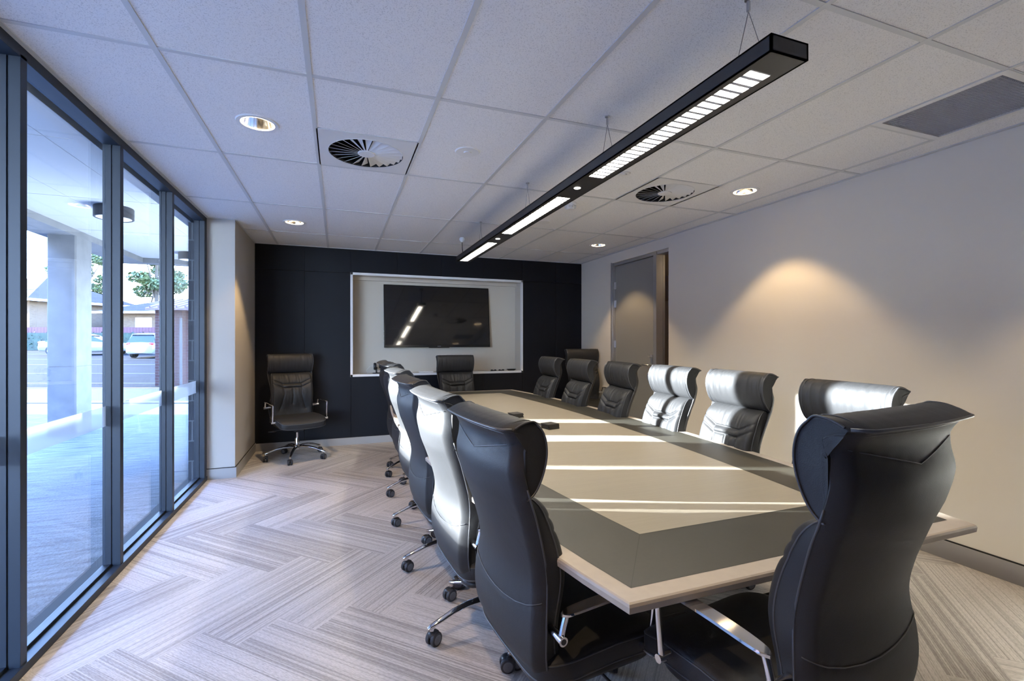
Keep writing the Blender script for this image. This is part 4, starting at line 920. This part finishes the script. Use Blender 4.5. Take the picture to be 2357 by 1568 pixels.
# ---- cars
def car(name, loc, rz, label, L=4.0, Wc=1.7, H=1.45, hatch=True):
    c = empty(name, loc, rz); tag(c, label, 'car', 'white cars parked across the road')
    hw = Wc / 2
    if hatch: st = [(-L / 2, .30, .78, .80), (-L / 2 + .05, .25, .90, .90), (-L / 2 + .3, .22, .95, .97), (-L / 2 + 1.2, .2, .93, 1.0), (0.3, .2, .92, 1.0), (1.0, .22, .90, .99), (1.6, .24, .78, .95), (L / 2 - .08, .28, .66, .86), (L / 2, .34, .58, .76)]
    else: st = [(-L / 2, .34, .70, .80), (-L / 2 + .08, .28, .92, .92), (-L / 2 + .9, .22, .95, .98), (-0.6, .2, .93, 1.0), (0.6, .2, .92, 1.0), (1.2, .22, .88, .99), (L / 2 - .25, .24, .76, .93), (L / 2 - .03, .28, .62, .84), (L / 2, .36, .52, .76)]
    vs = []; 
    for x, zb, zt, wf in st:
        w = hw * wf
        for a, z in ((-0.86, zb), (-0.98, zb + .10), (-1, (zb + zt) / 2 + .03), (-.96, zt - .06), (-.86, zt), (0, zt + .03), (.86, zt), (.96, zt - .06), (1, (zb + zt) / 2 + .03), (.98, zb + .10), (.86, zb), (0, zb)): vs.append((x, a * w, z))
    n = 12; fs = [(i * n + j, i * n + (j + 1) % n, (i + 1) * n + (j + 1) % n, (i + 1) * n + j) for i in range(len(st) - 1) for j in range(n)] + [tuple(range(n))[::-1], tuple((len(st) - 1) * n + j for j in range(n))]
    b_ = mesh_obj('body', vs, fs, M['car_white'], c, True); fixn(b_); autosmooth(b_, 45)
    def house(pts, ins, m, nm):
        V = []
        for x, z, wf in pts: V += [(x, -hw * wf, z), (x, hw * wf, z)]
        k_ = len(pts); F_ = [(2 * i, 2 * i + 1, 2 * i + 3, 2 * i + 2) for i in range(k_ - 1)] + [tuple(2 * i for i in range(k_)), tuple(2 * i + 1 for i in range(k_))[::-1]]
        o = mesh_obj(nm, V, F_, m, c); fixn(o); return o
    if hatch: gp = [(-L / 2 + .10, .90, .88), (-L / 2 + .42, H - .10, .70), (-0.2, H - .04, .70), (0.35, H - .12, .70), (1.15, .88, .88)]; rp = [(-L / 2 + .34, H - .13, .73), (-L / 2 + .30, H - .06, .70), (-0.7, H + .0, .71), (0.1, H - .02, .71), (0.42, H - .11, .72)]
    else: gp = [(-L / 2 + .35, .90, .88), (-L / 2 + .95, H - .10, .70), (-0.3, H - .04, .70), (0.4, H - .12, .70), (1.3, .88, .88)]; rp = [(-L / 2 + .90, H - .13, .73), (-L / 2 + 1.0, H - .05, .70), (-0.5, H + .0, .71), (0.1, H - .02, .71), (0.47, H - .11, .72)]
    house(gp, 0, M['car_glass'], 'windows'); house(rp, 0, M['car_white'], 'roof')
    q = MB()
    for x in (gp[1][0] + 0.02, -0.25): 
        for sg in (-1, 1): q.tube([(x, sg * hw * .715, H - .09), (x - (0.18 if x < -0.5 else -0.02), sg * hw * .895, .90)], 0.045, 6)
    q.obj('pillars', M['car_white'], c)
    for sx_ in (-L / 2 + .75, L / 2 - .78):
        for sg in (-1, 1):
            w = empty('wheel', (sx_, sg * (hw - .10), .31), parent=c); ty = MB(); ty.lathe([(.20, -.1), (.29, -.1), (.31, -.08), (.31, .08), (.29, .1), (.20, .1)], n=28, axis='y'); autosmooth(ty.obj('tyre', M['tyre'], w))
            rm = MB(); rm.lathe([(.04, sg * .085), (.001, sg * .085)], n=16, axis='y'); rm.lathe([(.21, sg * .1), (.19, sg * .085), (.175, sg * .085)], n=28, axis='y')
            for k in range(7):
                a = k * 2 * math.pi / 7; rm.tube([(0.03 * math.cos(a), sg * .08, .03 * math.sin(a)), (.19 * math.cos(a), sg * .085, .19 * math.sin(a))], 0.02, 6)
            rm.obj('rim', M['steel'], w)
    for sg in (-1, 1):
        q = MB(); q.add(*slab(-L / 2 + .10, sg * hw * .72, .84, .09, .14, .075, .5, .6, 20, 10)); fixn(q.obj('tail_light', M['tail'], c, True))
        q = MB(); q.add(*slab(L / 2 - .14, sg * hw * .66, .62, .10, .14, .06, .5, .6, 20, 10)); fixn(q.obj('headlight', M['steel'], c, True))
    MB().box(-L / 2 - .012, -L / 2 + .01, -.19, .19, .62, .73).obj('number_plate', M['trim_white'], c)
    return c
def rdz(w): return -0.03 + (w - 13.95) / 24.05 * 0.63
# street positions come from lateral metres (r) and depth (w)
x, y, _ = S(-22.2, 29.6); car('white_hatchback', (x, y, rdz(29.6) - 0.02), R(76), 'white hatchback seen from behind, parked across the road', 3.9, 1.7, 1.5, True)
x, y, _ = S(-28.9, 32.0); car('white_sedan', (x, y, rdz(32) - 0.02), R(0), 'white sedan parked side-on across the road behind the concrete column', 4.7, 1.75, 1.42, False)
# ---- hedge and fence
def leafcloud(name, m, centres, n, size, seed, parent=None, flat=1.0):
    rn = random.Random(seed); vs = []; fs = []
    for _i in range(n):
        c_, r_ = rn.choice(centres)
        while True:
            d = Vector((rn.uniform(-1, 1), rn.uniform(-1, 1), rn.uniform(-1, 1)))
            if 0.25 < d.length < 1: break
        p = Vector(c_) + Vector((d.x * r_[0], d.y * r_[1], d.z * r_[2])); s_ = size * rn.uniform(0.6, 1.3)
        a = Vector((rn.gauss(0, 1), rn.gauss(0, 1), rn.gauss(0, 1))).normalized(); b_ = a.orthogonal().normalized() * s_; a = a * s_ * 0.6; k_ = len(vs)
        vs += [p - b_, p - a * 0.8, p + b_, p + a * 0.8]; fs.append((k_, k_ + 1, k_ + 2, k_ + 3))
    return mesh_obj(name, vs, fs, m, parent)
hg = empty('hedge', S(-27, 38.3, rdz(38)), AZ); tag(hg, 'clipped dark green hedge along the far side of the road', 'hedge')
uvbox('hedge_body', -20, 12, -0.3, 0.3, 0, 1.42, M['hedge_leaf'], hg)
leafcloud('leaves', M['hedge_leaf'], [((-20 + i * 0.8, 0, 0.72), (0.7, 0.42, 0.80)) for i in range(41)], 9000, 0.07, 3, hg)
fn = empty('fence', S(-29, 39.6, 0.9), AZ); tag(fn, 'pinkish paling fence behind the hedge', 'fence')
q = MB()
for k in range(170): q.box(-24 + k * 0.26, -24 + k * 0.26 + 0.245, -0.02, 0.02, 0, 1.62)
q.box(-24, 20, 0.02, 0.06, 0.4, 0.5); q.box(-24, 20, 0.02, 0.06, 1.3, 1.4); q.obj('palings', M['fence'], fn)
# ---- houses
def house(loc, rz, name, label, Lh, Dh, Hh, Hr, wall, roof, wins, ov=0.6, group=None):
    h = empty(name, loc, rz); tag(h, label, 'house', group)
    uvbox('walls', -Lh / 2, Lh / 2, -Dh / 2, Dh / 2, -0.5, Hh, wall, h)
    a, b_ = Lh / 2 + ov, Dh / 2 + ov; rg = max(0.3, Lh / 2 - Dh / 2)
    V = [(-a, -b_, Hh), (a, -b_, Hh), (a, b_, Hh), (-a, b_, Hh), (-rg, 0, Hh + Hr), (rg, 0, Hh + Hr)]
    F_ = [(0, 1, 5, 4), (2, 3, 4, 5), (1, 2, 5), (3, 0, 4), (0, 3, 2, 1)]; uv = []
    for f_ in F_:
        for i in f_: uv.append((V[i][0] + V[i][1] * 0.001, (V[i][2] - Hh) * 1.0 * 2.2 / 1.0) if f_ in (F_[0], F_[1]) else (V[i][1], (V[i][2] - Hh) * 2.2))
    mesh_obj('roof', V, F_, roof, h, uvs=uv)
    q = MB()
    for x0, x1, y0, y1 in ((-a, a, -b_ - .04, -b_), (-a, a, b_, b_ + .04), (-a - .04, -a, -b_, b_), (a, a + .04, -b_, b_)): q.box(x0, x1, y0, y1, Hh - .14, Hh + .06)
    q.obj('gutter', M['trim_white'], h)
    for x0, x1, z0, z1 in wins:
        w = MB(); y = -Dh / 2
        for p0, p1, r0, r1 in ((x0, x1, z1 - .07, z1), (x0, x1, z0, z0 + .07), (x0, x0 + .07, z0, z1), (x1 - .07, x1, z0, z1), ((x0 + x1) / 2 - .03, (x0 + x1) / 2 + .03, z0, z1)): w.box(p0, p1, y - .04, y + .02, r0, r1)
        wo_ = w.obj('window', M['trim_white'], h); MB().box(x0 + .05, x1 - .05, y - .02, y - .005, z0 + .05, z1 - .05).obj('pane', M['pane'], wo_)
    return h
x, y, _ = S(-47.5, 45.5); h1 = house((x, y, 0.9), AZ - R(10), 'brick_house', 'yellow brick house with a dark tiled hip roof, seen left of the concrete column', 15.0, 9, 4.0, 2.5, M['brick_yel'], M['rooftile'], [(1.9, 3.4, 1.9, 3.5), (-3, -1.4, 1.9, 3.5)])
q = MB(); q.tube([(2.2, -3.5, 4.2), (2.2, -3.5, 8.0)], 0.07, 8); q.obj('vent_pipe', M['white_metal'], h1)
x, y, _ = S(-33.5, 47.0); house((x, y, 0.9), AZ, 'brick_house', 'house with a purple-brown roof half hidden by the column and mullion', 8, 8, 3.1, 1.6, M['brick_yel'], M['rooftile'], [(-1, .5, 1.4, 2.6)])
x, y, _ = S(-34.5, 62.0); h3 = house((x, y, 1.3), AZ, 'brick_house', 'orange brick house with a blue-grey roof seen through the second window', 15, 9, 3.6, 1.9, M['brick_yel'], M['rooftile_grey'], [(-6.2, -4.4, 1.9, 3.2), (-3.6, -2.0, 1.9, 3.2), (-0.4, 0.9, 0.9, 3.2), (2.0, 3.2, 2.0, 3.1)])
q = MB(); q.tube([(-0.5, -2, 4), (-0.3, -2, 7.6)], 0.05, 6); q.tube([(-0.9, -2, 7.3), (0.3, -2, 7.5)], 0.04, 6); q.obj('aerial', M['white_metal'], h3)
# ---- trees
def tree(r_, w, z0, ht, rad, label, seed, n=5200):
    o = empty('street_tree', S(r_, w, z0)); tag(o, label, 'tree', 'trees behind the houses'); rn = random.Random(seed)
    tk = MB(); tk.tube([(0, 0, 0), (0.1, 0, ht * .3), (-0.1, 0.1, ht * .55), (0, 0, ht * .8)], [0.35, 0.28, 0.2, 0.08], 8)
    cen = []
    for k in range(16):
        a = rn.uniform(0, 6.28); rr = rn.uniform(0.15, 0.95) * rad; zz = ht * rn.uniform(.45, 1.0); rr *= 1.15 - 0.5 * (zz / ht)
        c_ = (rr * math.cos(a), rr * math.sin(a), zz); cen.append((c_, (rad * .30, rad * .30, rad * .18)))
        tk.tube([(0, 0, ht * .35 + k * ht * .02), (c_[0] * .5, c_[1] * .5, zz * .75), c_], [0.14, 0.09, 0.03], 6)
    tk.obj('trunk', M['bark'], o); leafcloud('crown', M['leaf'], cen, n, rad * 0.060, seed + 1, o); return o
tree(-40, 86, 1.2, 18.5, 10.0, 'large loose-crowned tree behind the blue-grey roof', 11, 9000)
tree(-57.5, 62, 1.2, 11.5, 4.2, 'tree whose branch shows left of the concrete column', 12, 4000)
tree(-47, 62, 1.2, 13.0, 4.4, 'tree seen between the concrete column and the mullion', 13, 4500)
tree(-26, 100, 1.2, 10, 7.0, 'lower distant tree above the brick pier roof', 14, 4500)
sh = empty('street_shrub', S(-33.0, 55.5, 1.0)); tag(sh, 'light green shrub in front of the blue-grey roofed house', 'shrub')
leafcloud('foliage', M['leaf'], [((0, 0, 1.2), (1.3, 1.0, 1.2)), ((1.0, 0, 2.0), (0.9, .8, 1.0))], 1500, 0.16, 21, sh)
